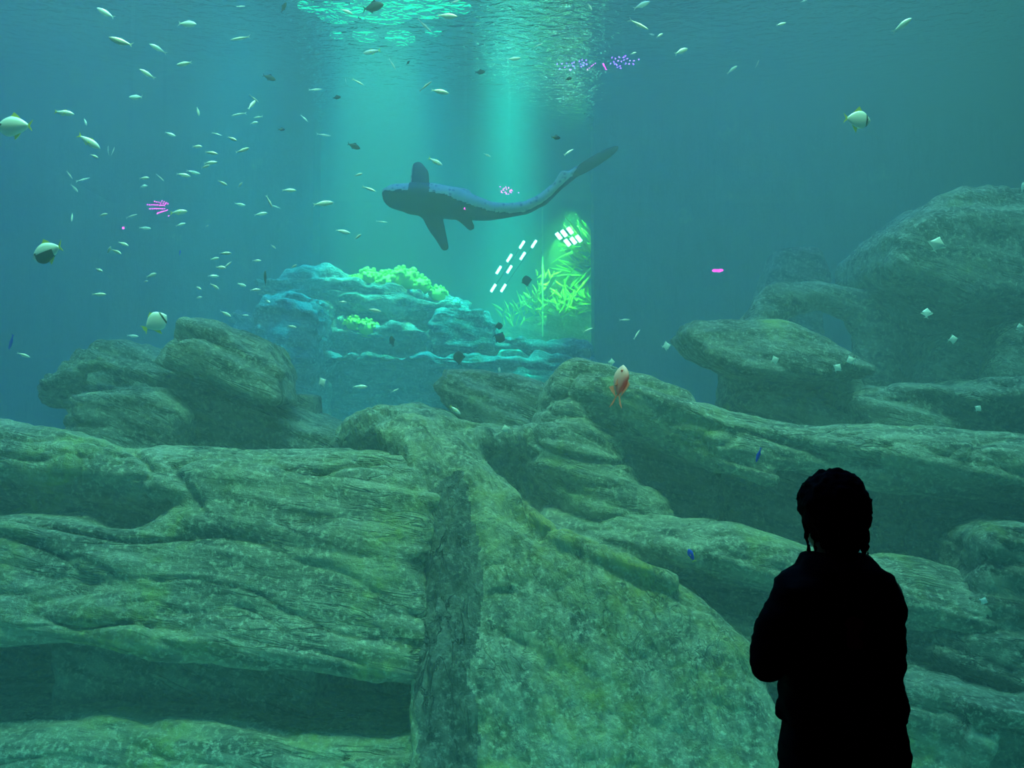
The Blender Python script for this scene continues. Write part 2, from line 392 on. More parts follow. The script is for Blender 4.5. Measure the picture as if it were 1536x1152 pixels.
# green flood lamp above the water, glimpsed through the ripples
def flood_lamp(spots, Y):
    pts = [(P(a, b, Y), r * Y / F_PX) for a, b, r in spots]; c = pts[0][0]
    z = c.z
    t = tag(empty('flood_lamp', (c.x, c.y, z)), 'green flood lamp cluster shimmering through the rippled water surface at top', 'lamp')
    m = emis('green_lamp', (0.0, 1.0, 0.42), 2.6)
    for p, r in pts:
        yy = CAM.y + (p.y - CAM.y) * (z - CAM.z) / (p.z - CAM.z); xx = p.x * (z - CAM.z) / (p.z - CAM.z)
        for nm, r0, r1, z0, z1, mm in (('reflector', r, r * 0.7, z, z + .2, M_BLACK), ('bulb', r * 0.97, r * 0.97, z - .03, z - .002, m)):
            bm = bmesh.new(); q = bmesh.ops.create_cone(bm, cap_ends=True, segments=20, radius1=r0, radius2=r1, depth=z1 - z0)
            bmesh.ops.translate(bm, vec=(xx, yy, (z0 + z1) / 2), verts=bm.verts)
            me = bpy.data.meshes.new(nm); bm.to_mesh(me); bm.free(); link(nm, me, mm, t)
flood_lamp([(575, 10, 52), (505, 18, 34), (640, 8, 38), (548, 52, 22), (600, 56, 26), (462, 8, 16), (690, 10, 18), (650, 46, 14), (505, 52, 12)], 12.0)

# ------------------------------------------------------------------ rockwork
def rock(name, label, prims, m, h=0.03, **kw):
    me = sdf_mesh(name, prims, h, rocky(**kw))
    return tag(link(name, me, m), label, 'rock')

# left outcrop: a long log-like ledge above a bulging face above a low shelf
rock('rock_outcrop', 'long layered rock ledge with a dark slit beneath, filling the lower left', [
    prism([(-260, 690), (250, 700), (560, 690), (700, 720), (700, 1420), (-260, 1420)], 6.9, 6.75, 7.4, 0.12),
    ptube([(-260, 690, 6.6, 66), (0, 691, 6.5, 60), (200, 716, 6.4, 50), (400, 738, 6.3, 54), (610, 735, 6.35, 60)], 0.12),
    ptube([(150, 690, 6.5, 18), (320, 695, 6.4, 18), (520, 690, 6.5, 16)], 0.10),
    prism([(-260, 800), (0, 774), (110, 780), (190, 792), (300, 745), (600, 715), (670, 740), (640, 860), (668, 940), (650, 1012), (600, 1000), (400, 985), (200, 945), (0, 915), (-260, 905)], 5.95, 5.78, 6.9, 0.22, slope=0.34, k=0.12),
    ptube([(-260, 800, 5.95, 26), (0, 792, 5.95, 22), (120, 800, 5.98, 20), (230, 815, 6.0, 14)], 0.12),
    ptube([(-260, 935, 5.9, 40), (60, 930, 5.8, 40), (260, 960, 5.75, 34), (480, 985, 5.7, 28), (615, 1002, 5.72, 24)], 0.12),
    prism([(-260, 1085), (0, 1088), (150, 1075), (320, 1085), (520, 1105), (600, 1115), (645, 1100), (650, 1420), (-260, 1420)], 5.6, 5.35, 6.9, 0.18, slope=0.5, k=0.12),
], M_LEFT, 0.02, grain=(1, 0, -0.2), stretch=8, rough=0.055, crack=0.06, ledge=0.012, period=0.2, layer=(0.16, 0.1, 1), seed=3)

# central buttress with vertical shade painted on it
rock('rock_buttress', 'broad mossy rock buttress fanning down from a knobbly crest, lower centre', [
    prism([(545, 640), (590, 612), (640, 618), (690, 660), (722, 695), (780, 768), (850, 808), (960, 842), (1050, 890), (1110, 950), (1145, 1060), (1160, 1420), (560, 1420), (596, 1150), (640, 1085), (648, 980), (625, 800), (585, 700)], 6.1, 5.75, 7.2, 0.22, slope=0.42, k=0.12),
    ptube([(676, 800, 5.80, 8), (670, 880, 5.72, 30), (662, 1000, 5.46, 40), (660, 1170, 5.14, 44)], 0.08, op='sub'),
    prism([(516, 655), (530, 625), (560, 608), (620, 606), (700, 628), (780, 640), (850, 640), (870, 720), (870, 1420), (540, 1420)], 7.1, 6.85, 7.5, 0.12, slope=0.25, k=0.1),
    ptube([(520, 655, 6.9, 22), (560, 628, 6.9, 30), (640, 632, 6.9, 24), (740, 660, 6.9, 26), (840, 660, 7.0, 30)], 0.10),
    ptube([(640, 640, 6.7, 12), (700, 690, 6.45, 14), (760, 750, 6.2, 15), (830, 803, 6.02, 16), (920, 838, 5.92, 16), (1010, 872, 5.85, 16)], 0.06),
    ptube([(668, 850, 6.02, 30), (660, 1000, 5.72, 36), (658, 1170, 5.38, 40)], 0.05),
    ptube([(700, 695, 6.1, 4), (708, 760, 5.98, 11), (718, 850, 5.80, 18), (710, 1000, 5.50, 18), (702, 1160, 5.20, 17)], 0.05, op='sub'),
    ptube([(646, 730, 6.0, 2), (638, 780, 5.96, 7), (628, 850, 5.86, 10), (616, 1000, 5.56, 11), (606, 1160, 5.24, 11)], 0.05, op='sub'),
], M_FAN, 0.02, grain=(0.3, 0.1, -1), stretch=4, rough=0.06, crack=0.05, seed=11)

M_COLM = rock_mat('rock_painted_shade', (0.05, 0, -1), c1=(0.025, 0.035, 0.035), c2=(0.20, 0.22, 0.19), mossy=0.1, bump=1.2, cracks=0.9)  # shade of the column, painted in as darker rock
def painted_shade(o, edges, m):
    """paint shade onto the faces of a rock between two lines (x at y, seen straight on)"""
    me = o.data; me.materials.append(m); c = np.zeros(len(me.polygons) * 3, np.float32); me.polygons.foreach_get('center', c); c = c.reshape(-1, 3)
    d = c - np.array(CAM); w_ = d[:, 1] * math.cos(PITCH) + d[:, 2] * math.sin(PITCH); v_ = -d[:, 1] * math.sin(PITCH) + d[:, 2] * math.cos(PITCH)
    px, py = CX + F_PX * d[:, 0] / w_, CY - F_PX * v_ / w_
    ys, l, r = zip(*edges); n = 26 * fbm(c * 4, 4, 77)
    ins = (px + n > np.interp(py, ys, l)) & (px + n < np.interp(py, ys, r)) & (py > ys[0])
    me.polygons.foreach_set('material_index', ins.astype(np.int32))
painted_shade([o for o in COL.objects if o.name == 'rock_buttress'][0], [(706, 688, 700), (740, 652, 712), (850, 634, 726), (1000, 624, 716), (1300, 616, 704)], M_COLM)
rock('rock_wedge', 'pointed wedge of rock with a blunt prow, behind the buttress crest', [
    prism([(655, 578), (668, 553), (702, 553), (770, 566), (840, 584), (900, 620), (900, 900), (780, 900), (760, 690), (700, 640), (662, 604)], 7.6, 7.3, 8.1, 0.10, slope=0.15),
    ptube([(672, 580, 7.4, 18), (720, 600, 7.35, 20), (780, 650, 7.3, 26)], 0.08),
], M_MID, 0.026, grain=(1, 0, -0.4), rough=0.05, crack=0.045, ledge=0.02, layer=(0.4, 0, 1), seed=21)

# right log and the shelf under it
rock('rock_log', 'trunk-like rock ridge running right from a knotted head, behind the person', [
    prism([(850, 640), (1000, 640), (1300, 655), (1700, 670), (1700, 1300), (850, 1300)], 8.3, 8.1, 8.6, 0.1),
    prism([(930, 606), (1080, 640), (1200, 655), (1350, 668), (1700, 690), (1700, 725), (1350, 715), (1200, 700), (1080, 690), (960, 660)], 7.0, 6.75, 8.4, 0.08, k=0.1),
    ptube([(868, 580, 7.0, 36), (900, 590, 6.95, 40), (960, 612, 6.9, 46), (1080, 660, 6.7, 44), (1200, 672, 6.6, 40), (1350, 690, 6.45, 48), (1700, 715, 6.2, 62)], 0.12),
    ptube([(858, 590, 7.1, 36), (850, 680, 7.0, 70), (900, 760, 6.9, 70), (960, 800, 6.8, 60)], 0.2),
    ptube([(900, 568, 6.75, 8), (1000, 604, 6.6, 9), (1100, 640, 6.45, 9)], 0.06),
    ptube([(1080, 690, 6.6, 20), (1150, 715, 6.45, 14)], 0.1),
], M_LOG, 0.021, grain=(1, 0, -0.22), stretch=6, rough=0.06, crack=0.06, ledge=0.025, period=0.2, layer=(0.22, 0, 1), seed=33)
rock('rock_shelf', 'sloping lit rock shelf under the trunk-like ridge, left of the person', [
    ptube([(830, 800, 6.75, 40), (960, 812, 6.6, 40), (1100, 830, 6.4, 42), (1240, 868, 6.25, 44), (1420, 910, 6.1, 60)], 0.1, sy=1.6),
    ptube([(960, 905, 6.5, 30), (1080, 950, 6.35, 40), (1240, 1000, 6.1, 60), (1400, 1020, 6.0, 60)], 0.1),
    prism([(900, 860), (1400, 900), (1400, 1420), (900, 1420)], 6.9, 6.75, 7.5, 0.1),
    prism([(1040, 1120), (1120, 1098), (1260, 1110), (1400, 1100), (1400, 1420), (1040, 1420)], 5.7, 5.5, 6.9, 0.12, slope=0.5),
], M_LOG, 0.021, grain=(1, 0, -0.25), stretch=6, rough=0.06, crack=0.05, ledge=0.022, period=0.18, layer=(0.25, 0, 1), seed=44)

# right cliff blocks
rock('rock_cliff', 'stepped rock cliff of stacked blocks along the right edge', [
    prism([(1345, 680), (1440, 668), (1700, 672), (1700, 1420), (1380, 1420), (1350, 900)], 6.6, 6.3, 7.4, 0.12, slope=0.1),
    prism([(1462, 795), (1500, 788), (1700, 790), (1700, 1000), (1560, 1010), (1450, 1000), (1430, 930)], 5.9, 5.65, 6.9, 0.10, slope=0.15),
    ptube([(1360, 960, 6.0, 36), (1450, 985, 5.8, 36), (1560, 1010, 5.65, 36), (1700, 1015, 5.6, 40)], 0.1),
    prism([(1230, 1040), (1300, 1015), (1400, 1016), (1440, 1030), (1452, 1060), (1440, 1420), (1230, 1420)], 5.5, 5.3, 6.8, 0.12, slope=0.15),
    prism([(1430, 1040), (1520, 1050), (1700, 1062), (1700, 1090), (1480, 1082), (1450, 1200), (1440, 1420), (1425, 1420)], 5.4, 5.2, 6.6, 0.05),
], M_MID, 0.021, grain=(1, 0, -0.15), stretch=3, rough=0.07, crack=0.05, ledge=0.03, period=0.26, layer=(0.1, 0, 1), seed=52)
NEARER = 0.95
rock('rock_block', 'squared rock block stepping down above the cliff, beneath the arch', [
    prism([(1283, 612), (1300, 590), (1345, 574), (1440, 574), (1480, 566), (1700, 566), (1700, 1000), (1300, 1000), (1284, 660)], 7.4, 7.1, 8.1, 0.10, slope=0.2),
    ptube([(1300, 600, 7.3, 14), (1400, 580, 7.25, 12), (1460, 600, 7.1, 14), (1540, 590, 7.1, 16)], 0.08),
], M_MID, 0.028, rough=0.07, crack=0.05, ledge=0.03, period=0.22, seed=61)
NEARER = 0.90
rock('boulder', 'rounded grey boulder behind the squared block, right of the arch', [
    prism([(1378, 570), (1392, 515), (1440, 497), (1472, 505), (1480, 560), (1480, 1000), (1372, 1000)], 8.7, 8.5, 9.2, 0.14)], M_MID, 0.03, rough=0.06, crack=0.03, seed=66)
rock('boulder', 'wide grey boulder at the right edge under the largest overhanging boulder', [
    prism([(1478, 540), (1500, 490), (1560, 470), (1740, 460), (1740, 1000), (1480, 1000)], 8.4, 8.2, 9.0, 0.14)], M_MID, 0.03, rough=0.06, crack=0.03, seed=67)
rock('boulder', 'largest overhanging boulder high on the right, flat topped with fluted side', [
    prism([(1313, 405), (1318, 362), (1345, 336), (1385, 318), (1440, 316), (1740, 310), (1740, 470), (1500, 462), (1420, 462), (1385, 440), (1330, 428)], 8.5, 8.1, 9.8, 0.16),
    prism([(1370, 322), (1395, 300), (1430, 286), (1520, 280), (1740, 276), (1740, 360), (1380, 350)], 8.6, 8.35, 9.8, 0.13),
    prism([(1345, 425), (1740, 425), (1740, 1000), (1350, 1000)], 9.4, 9.3, 9.9, 0.12),
], M_MID, 0.03, grain=(0.15, 0, -1), rough=0.07, crack=0.055, seed=71)
rock('rock_saddle', 'flat-capped mushroom rock with a dark stem, left of the arch', [
    prism([(1020, 503), (1034, 482), (1100, 477), (1170, 486), (1230, 510), (1292, 550), (1284, 572), (1200, 574), (1100, 568), (1062, 552), (1040, 536)], 8.2, 7.75, 8.8, 0.17, slope=0.5),
    prism([(1085, 545), (1290, 555), (1290, 1000), (1100, 1000), (1074, 600)], 8.6, 8.3, 9.0, 0.14),
    ptube([(1120, 600, 8.2, 16), (1200, 612, 8.1, 20), (1260, 640, 8.0, 24)], 0.1),
], M_MID, 0.028, grain=(1, 0, -0.35), rough=0.06, crack=0.05, seed=81)
rock('rock_arch', 'ring-shaped rock arch with a hole through it, right of the mushroom rock', [
    ptube([(1130, 500, 9.0, 30), (1165, 454, 9.0, 30), (1230, 441, 9.0, 22), (1290, 460, 9.0, 26), (1316, 510, 9.0, 36), (1312, 570, 9.0, 38), (1300, 700, 9.0, 50), (1300, 1000, 9.0, 60)], 0.06),
    ptube([(1130, 510, 9.0, 34), (1190, 555, 9.0, 28), (1280, 566, 9.0, 26)], 0.06),
], M_MID, 0.028, grain=(1, 0, -0.3), rough=0.05, crack=0.045, seed=91)
NEARER = 0.93
rock('rock_pillar', 'faint hazy stump of rock in the blue distance behind the arch', [
    prism([(1148, 410), (1168, 374), (1222, 374), (1240, 415), (1236, 480), (1240, 900), (1130, 900), (1140, 480)], 11.0, 10.8, 11.6, 0.15)], M_MID, 0.05, rough=0.08, crack=0.04, seed=95)

# left boulder pile
NEARER = 0.87
rock('rock_slab', 'dark layered slab tapering right, base of the left boulder pile', [
    prism([(56, 584), (72, 552), (100, 530), (140, 509), (168, 509), (205, 528), (260, 545), (330, 580), (430, 612), (512, 645), (560, 700), (520, 1000), (200, 1000), (125, 680), (112, 618), (70, 604)], 8.3, 8.0, 9.2, 0.10, slope=0.5),
    prism([(122, 640), (180, 600), (300, 596), (420, 632), (512, 655), (540, 1000), (150, 1000)], 8.0, 7.8, 9.0, 0.06, k=0.06),
    ptube([(70, 580, 8.1, 16), (150, 545, 8.1, 14), (260, 575, 7.95, 12), (420, 635, 7.8, 14)], 0.08),
], M_DARK, 0.028, grain=(1, 0, -0.3), rough=0.05, crack=0.05, ledge=0.035, period=0.13, layer=(0.25, 0.3, 1), seed=101)
rock('boulder', 'angular dark boulder tilted on top of the left pile', [
    prism([(243, 530), (256, 492), (288, 469), (322, 476), (402, 514), (424, 550), (430, 606), (385, 598), (300, 566), (246, 548)], 8.0, 7.8, 8.7, 0.06, slope=0.7),
    prism([(246, 548), (270, 512), (300, 510), (350, 534), (421, 572), (430, 606), (385, 598), (300, 566)], 7.75, 7.55, 8.3, 0.05, slope=0.05, k=0.05),
    ptube([(275, 485, 8.0, 12), (330, 505, 7.85, 10), (420, 560, 7.75, 10)], 0.06),
], M_DARK, 0.024, grain=(1, 0, -0.5), rough=0.045, crack=0.05, seed=111)
rock('boulder', 'low rounded block at the foot of the left pile, front left', [
    prism([(109, 592), (140, 582), (205, 580), (252, 588), (286, 622), (284, 665), (275, 1000), (150, 1000), (128, 680), (112, 625)], 7.75, 7.5, 8.3, 0.12, slope=0.1)], M_DARK, 0.026, rough=0.06, crack=0.035, seed=121)
rock('boulder', 'small square block peeking out right of the tilted boulder', [
    prism([(428, 590), (474, 592), (474, 640), (476, 900), (420, 900)], 8.8, 8.65, 9.1, 0.04)], M_DARK, 0.028, rough=0.03, crack=0.03, seed=131)

# far reef
NEARER = 1.0
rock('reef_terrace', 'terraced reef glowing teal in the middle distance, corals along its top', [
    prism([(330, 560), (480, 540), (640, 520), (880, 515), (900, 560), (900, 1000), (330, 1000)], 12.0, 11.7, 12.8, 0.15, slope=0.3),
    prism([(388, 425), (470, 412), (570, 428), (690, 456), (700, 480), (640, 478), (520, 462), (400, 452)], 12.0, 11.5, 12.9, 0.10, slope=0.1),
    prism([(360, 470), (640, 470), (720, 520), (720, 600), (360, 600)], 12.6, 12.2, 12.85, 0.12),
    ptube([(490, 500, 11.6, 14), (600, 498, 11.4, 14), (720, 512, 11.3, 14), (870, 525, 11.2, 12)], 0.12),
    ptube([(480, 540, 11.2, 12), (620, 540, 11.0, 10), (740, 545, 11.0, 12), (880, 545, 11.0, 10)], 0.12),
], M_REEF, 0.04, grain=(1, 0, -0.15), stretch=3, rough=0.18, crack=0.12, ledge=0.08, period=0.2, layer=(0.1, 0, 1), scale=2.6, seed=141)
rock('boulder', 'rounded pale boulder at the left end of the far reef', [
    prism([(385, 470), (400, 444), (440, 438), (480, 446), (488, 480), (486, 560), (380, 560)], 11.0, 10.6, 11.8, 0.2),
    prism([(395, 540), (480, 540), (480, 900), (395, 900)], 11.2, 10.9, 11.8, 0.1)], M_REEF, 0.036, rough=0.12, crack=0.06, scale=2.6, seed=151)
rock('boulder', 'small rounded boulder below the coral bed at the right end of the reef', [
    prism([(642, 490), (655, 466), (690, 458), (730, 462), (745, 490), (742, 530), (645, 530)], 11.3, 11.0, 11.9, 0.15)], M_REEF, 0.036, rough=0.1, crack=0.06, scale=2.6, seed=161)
# ------------------------------------------------------------------ corals on the far reef
def coral_mesh(seed, n=26):
    rnd = random.Random(seed); pr = []
    pr.append(ellip((0, 0, 0.02), (0.36, 0.36, 0.34), None, 0.03))
    for i in range(n + 22):
        a = rnd.uniform(0, 6.28); e = math.asin(rnd.uniform(0.0, 1.0)); q = rnd.uniform(0.36, 0.46)
        c = (q * math.cos(a) * math.cos(e), q * math.sin(a) * math.cos(e), q * math.sin(e) * 1.05)
        pr.append(tube([(c[0] * .7, c[1] * .7, c[2] * .7, 0.03), (*c, 0.03)], 0.02))
        pr.append(ellip(c, [rnd.uniform(0.05, 0.078)] * 3, k=0.012))
    return sdf_mesh('coral_colony', pr, 0.022)
M_COR_Y = plain('coral_yellow_green', (0.75, 0.85, 0.08), 0.7); M_COR_P = plain('coral_pale', (0.55, 0.72, 0.55), 0.7)
cor = [coral_mesh(s) for s in (1, 2, 3)]
cor_y = cor; cor_p = [m.copy() for m in cor]
for m in cor_y: m.materials.append(M_COR_Y)
for m in cor_p: m.materials.append(M_COR_P)
CORALS = [  # px, py of the base, width px, yellow?, label
    (455, 412, 20, 0, 'pale knobbly coral tuft, leftmost on the far reef top'),
    (478, 414, 16, 0, 'tiny pale coral tuft second from the left on the far reef'),
    (503, 420, 34, 1, 'green knobbly coral at the left end of the bright coral bed'),
    (531, 422, 24, 1, 'small upright green coral left of the tallest yellow corals'),
    (552, 419, 38, 1, 'yellow-green coral mound, left peak of the coral bed'),
    (580, 424, 40, 1, 'yellow-green coral mound in the dip of the coral bed'),
    (606, 420, 46, 1, 'largest yellow-green coral mound, right peak of the coral bed'),
    (630, 428, 34, 1, 'yellow-green coral sloping down right of the largest mound'),
    (657, 440, 28, 1, 'round green coral low at the right end of the coral bed'),
    (681, 452, 18, 0, 'small pale coral last on the right slope of the reef'),
    (697, 466, 14, 0, 'tiny pale coral tuft under the right slope of the reef'),
    (530, 484, 26, 1, 'green coral clump on the lower terrace, left one of two'),
    (552, 492, 32, 1, 'green coral clump on the lower terrace, right one of two'),
    (513, 478, 14, 0, 'little pale coral left of the lower green clumps'),
]
for i, (px, py, wd, yel, lab) in enumerate(CORALS):
    low = py > 470
    p = P(px, py + 3, 11.5 if low else 11.75)
    o = bpy.data.objects.new('coral', (cor_y if yel else cor_p)[i % 3]); COL.objects.link(o)
    s = wd * 1.1 * 11.7 / F_PX / 0.92
    o.location = p; o.scale = (s, s, s * 0.95); o.rotation_euler = (0, 0, i * 1.3)
    tag(o, lab, 'coral', 'corals on the far reef')

# ------------------------------------------------------------------ far wall with the green-lit viewing window
YW = 14.2
M_FAR = plain('far_wall_paint', (0.10, 0.22, 0.22), 0.8)
wa, wb = P(722, 505, YW), P(930, 322, YW)
struct('tank_wall_far', (-10.6, 17.0, -1.2), (10.6, 17.2, 9), M_FAR)
mul = P(814, 420, YW - 0.05)
struct('trim_1', (mul.x - .012, YW - .05, wa.z), (mul.x + .012, YW + .05, wb.z + .1), plain('seam', (0.4, 0.6, 0.45), 0.4))
lamp('alcove_light', 'SPOT', P(862, 318, 14.7), P(820, 470, 14.9), (0.14, 1.0, 0.10), 620, spot_size=R(120), spot_blend=1.0, shadow_soft_size=0.12)

lamp('alcove_light', 'SPOT', (0.80, 13.75, 5.0), (0.9, 14.75, 3.1), (0.16, 1.0, 0.08), 900, spot_size=R(80), spot_blend=0.9, shadow_soft_size=0.05)
M_PLANT = plain('plant_green', (0.50, 0.80, 0.06), 0.6); M_YEL = plain('plant_yellow', (0.80, 0.72, 0.04), 0.6)
def blade(bm, base, d, up, L, wd, curl):
    """a curved tapering leaf with thickness"""
    side = d.cross(up).normalized(); prev = None; n = 7
    for i in range(n + 1):
        t = i / n
        c = base + d * (L * t) + up * (curl * L * t * t)
        hw = wd * math.sin(math.pi * min(0.98, 0.08 + t * 0.92)) * 0.5 + 0.003
        nrm = up * 0.008
        ring = [bm.verts.new(c + side * hw), bm.verts.new(c + nrm), bm.verts.new(c - side * hw), bm.verts.new(c - nrm)]
        if prev:
            for k in range(4): bm.faces.new((prev[k], prev[(k + 1) % 4], ring[(k + 1) % 4], ring[k]))
        else: bm.faces.new(ring[::-1])
        prev = ring
    bm.faces.new(prev)
def sea_plant(px, py, Y, n, L, a0, a1, m, label, seed, wd=0.06):
    rnd = random.Random(seed); bm = bmesh.new(); b0 = P(px, py, Y)
    for i in range(n):
        a = R(rnd.uniform(a0, a1)); yaw = rnd.uniform(-0.5, 0.5)
        d = Vector((math.cos(a) * math.cos(yaw), math.sin(yaw), math.sin(a) * math.cos(yaw)))
        up = Vector((-d.z, -0.6, d.x if d.x > 0 else -d.x)); up = (up - d * up.dot(d)).normalized()
        blade(bm, b0 + Vector((rnd.uniform(-.22, .22), rnd.uniform(-.1, .1), rnd.uniform(-.15, .15))), d, up, L * rnd.uniform(0.6, 1.1), wd, rnd.uniform(-0.3, 0.3))
    bmesh.ops.recalc_face_normals(bm, faces=bm.faces)
    me = bpy.data.meshes.new('sea_plant'); bm.to_mesh(me); bm.free()
    for p in me.polygons: p.use_smooth = True
    return tag(link('sea_plant', me, m), label, 'plant', 'plants in the green window')
YP = 14.6
sea_plant(888, 372, YP, 30, 0.62, 120, 215, M_PLANT, 'long-leaved plant fanning left at the top right of the green window', 1)
sea_plant(880, 405, YP, 26, 0.55, 120, 240, M_PLANT, 'leafy green plant against the right side of the green window', 2)
sea_plant(884, 450, YP, 30, 0.42, 80, 220, M_PLANT, 'leafy plant low at the right side of the green window', 3)
sea_plant(850, 460, YP, 34, 0.36, 20, 170, M_PLANT, 'leafy green plant below the grey rock in the green window', 4)
sea_plant(800, 462, YP, 34, 0.36, 20, 160, M_PLANT, 'yellowish leafy plant left of the seam in the green window', 5)
sea_plant(770, 478, YP, 24, 0.30, 30, 150, M_PLANT, 'small leafy plant at the lower left of the green window', 6)
sea_plant(820, 420, YP - .1, 16, 0.22, 0, 360, M_YEL, 'bright yellow plant beside the seam in the green window', 7)
sea_plant(806, 450, YP - .1, 14, 0.25, 0, 360, M_YEL, 'yellow plant low beside the seam in the green window', 8)
rock('rock_outcrop', 'grey pointed rock among the leaves in the green window', [
    prism([(825, 432), (835, 415), (856, 404), (878, 410), (868, 424), (845, 432), (840, 445), (850, 520), (800, 640), (900, 640), (820, 500)], 15.1, 14.95, 15.5, 0.06)], M_MID, 0.03, rough=0.03, crack=0.02, seed=171)
rock('rock_bank', 'sloping bank carrying the leafy plants in the green window', [
    prism([(740, 500), (780, 478), (850, 462), (895, 440), (960, 440), (960, 900), (740, 900)], 15.2, 14.75, 16.0, 0.1, slope=0.2)], M_MID, 0.05, rough=0.06, crack=0.03, seed=172)
def light_rack(bars, Y, label, L, wd, ang):
    c = P(sum(b[0] for b in bars) / len(bars), sum(b[1] for b in bars) / len(bars), Y)
    t = tag(empty('light_rack', c), label, 'lamp', 'lamps in the green window')
    m = emis('white_green_bar', (0.62, 1.0, 0.72), 8)
    for px, py in bars:
        p = P(px, py, Y); bm = bmesh.new(); bmesh.ops.create_cube(bm, size=1)
        bmesh.ops.scale(bm, vec=(L, 0.02, wd), verts=bm.verts)
        bmesh.ops.bevel(bm, geom=bm.edges[:], offset=0.006, segments=1, affect='EDGES')
        bmesh.ops.rotate(bm, matrix=Matrix.Rotation(-R(ang), 3, 'Y'), verts=bm.verts, cent=(0, 0, 0)); bmesh.ops.translate(bm, vec=p, verts=bm.verts)
        me = bpy.data.meshes.new('light_bar'); bm.to_mesh(me); bm.free(); link('light_bar', me, m, t)
    xs = [P(b[0], b[1], Y) for b in bars]
    for q in (xs[:len(xs) // 2], xs[len(xs) // 2:]):
        bm = bmesh.new(); a, b_ = q[0], q[-1]
        v = (b_ - a); n = v.length + 0.1; bmesh.ops.create_cube(bm, size=1); bmesh.ops.scale(bm, vec=(n, 0.03, 0.02), verts=bm.verts)
        bmesh.ops.rotate(bm, matrix=Vector((1, 0, 0)).rotation_difference(v).to_matrix(), verts=bm.verts, cent=(0, 0, 0))
        bmesh.ops.translate(bm, vec=(a + b_) / 2 + Vector((0, 0.05, 0)), verts=bm.verts)
        me = bpy.data.meshes.new('rail'); bm.to_mesh(me); bm.free(); link('rail', me, M_BLACK, t)
light_rack([(783, 367), (764, 387), (748, 405), (740, 432), (801, 366), (784, 384), (764, 404), (755, 432)], YW - 0.05, 'ladder of white light bars left of the seam in the green window', 0.16, 0.045, 58)
light_rack([(838, 354), (846, 350), (855, 346), (851, 364), (860, 361), (868, 358)], YW - 0.05, 'block of six white light bars at the top of the green window', 0.14, 0.07, -52)

# ------------------------------------------------------------------ shark
YS = 8.6
def sp(px, py, dy=0): p = P(px, py, YS + dy); return (p.x, p.y, p.z)
S = YS / F_PX
spine = [(580, 288, 6), (594, 294, 17), (620, 298, 24), (649, 301, 25.5), (680, 305, 24), (705, 311, 19), (735, 317, 14), (762, 316, 11), (788, 312, 9.5), (813, 300, 9), (838, 278, 7.5), (862, 260, 7), (895, 240, 5), (921, 226, 2.5)]
shark = [tube([(*sp(a, b, 0.05 * math.sin(a / 60)), r * S) for a, b, r in spine], 0.05, sy=1.1),
    ellip(sp(602, 297), (0.20, 0.20, 0.12), Euler((0, R(8), 0)), 0.06),
    tube([(*sp(630, 285, .05), .11), (*sp(630, 262, .14), .10), (*sp(627, 252, .2), .07)], 0.05, sy=0.45),      # pectoral fin, upper
    tube([(*sp(645, 315, -.05), .11), (*sp(656, 343, -.14), .085), (*sp(667, 370, -.2), .045)], 0.06, sy=0.45),  # pectoral fin, lower
    tube([(*sp(692, 322, -.05), .07), (*sp(706, 340, -.1), .04)], 0.05, sy=0.5),                                 # pelvic fin
    ellip(sp(695, 288, .1), (0.10, 0.03, 0.05), Euler((R(-20), R(15), 0)), 0.05),                                # dorsal fin
    ellip(sp(745, 308, .08), (0.08, 0.025, 0.04), Euler((R(-20), 0, 0)), 0.04),
    ellip(sp(890, 243), (0.33, 0.024, 0.065), Euler((0, R(-32), 0)), 0.04),                                      # long tail fin
    ellip(sp(842, 268), (0.05, 0.02, 0.10), Euler((0, R(25), 0)), 0.05)]
def shark_disp(V, Q): return V + normals(V, Q) * (0.006 * fbm(V * 6, 2, 5))[:, None]
ms_, nt, b, out = mat('shark_skin')
tx = nt.nodes.new('ShaderNodeTexVoronoi'); tx.inputs['Scale'].default_value = 16
geo = nt.nodes.new('ShaderNodeNewGeometry'); nt.links.new(geo.outputs['Position'], tx.inputs['Vector'])
rp = nt.nodes.new('ShaderNodeValToRGB'); rp.color_ramp.elements[0].position = 0.2; rp.color_ramp.elements[0].color = (0.40, 0.40, 0.33, 1); rp.color_ramp.elements[1].position = 0.35; rp.color_ramp.elements[1].color = (0.74, 0.78, 0.56, 1)
nt.links.new(tx.outputs['Distance'], rp.inputs[0]); nt.links.new(rp.outputs[0], b.inputs['Base Color']); b.inputs['Roughness'].default_value = 0.6
sm = sdf_mesh('shark', shark, 0.014, shark_disp)
M_SHD = plain('shark_fins_painted_shade', (0.045, 0.05, 0.045), 0.6)  # underside shade painted into the skin colour; the dark fins share it
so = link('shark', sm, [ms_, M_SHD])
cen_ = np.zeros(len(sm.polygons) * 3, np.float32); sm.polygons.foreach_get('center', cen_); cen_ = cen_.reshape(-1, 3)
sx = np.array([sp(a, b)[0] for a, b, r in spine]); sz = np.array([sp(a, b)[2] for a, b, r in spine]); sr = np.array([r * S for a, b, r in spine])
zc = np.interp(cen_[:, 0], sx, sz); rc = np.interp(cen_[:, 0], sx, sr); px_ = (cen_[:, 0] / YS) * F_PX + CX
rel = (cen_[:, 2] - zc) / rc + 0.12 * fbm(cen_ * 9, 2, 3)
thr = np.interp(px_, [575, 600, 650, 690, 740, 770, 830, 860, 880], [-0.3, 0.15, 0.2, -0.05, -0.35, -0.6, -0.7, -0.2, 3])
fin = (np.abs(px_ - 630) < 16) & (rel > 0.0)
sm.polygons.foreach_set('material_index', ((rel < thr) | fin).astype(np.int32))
tag(so, 'long-tailed grey shark gliding left with paddle-shaped pectoral fins spread', 'shark')

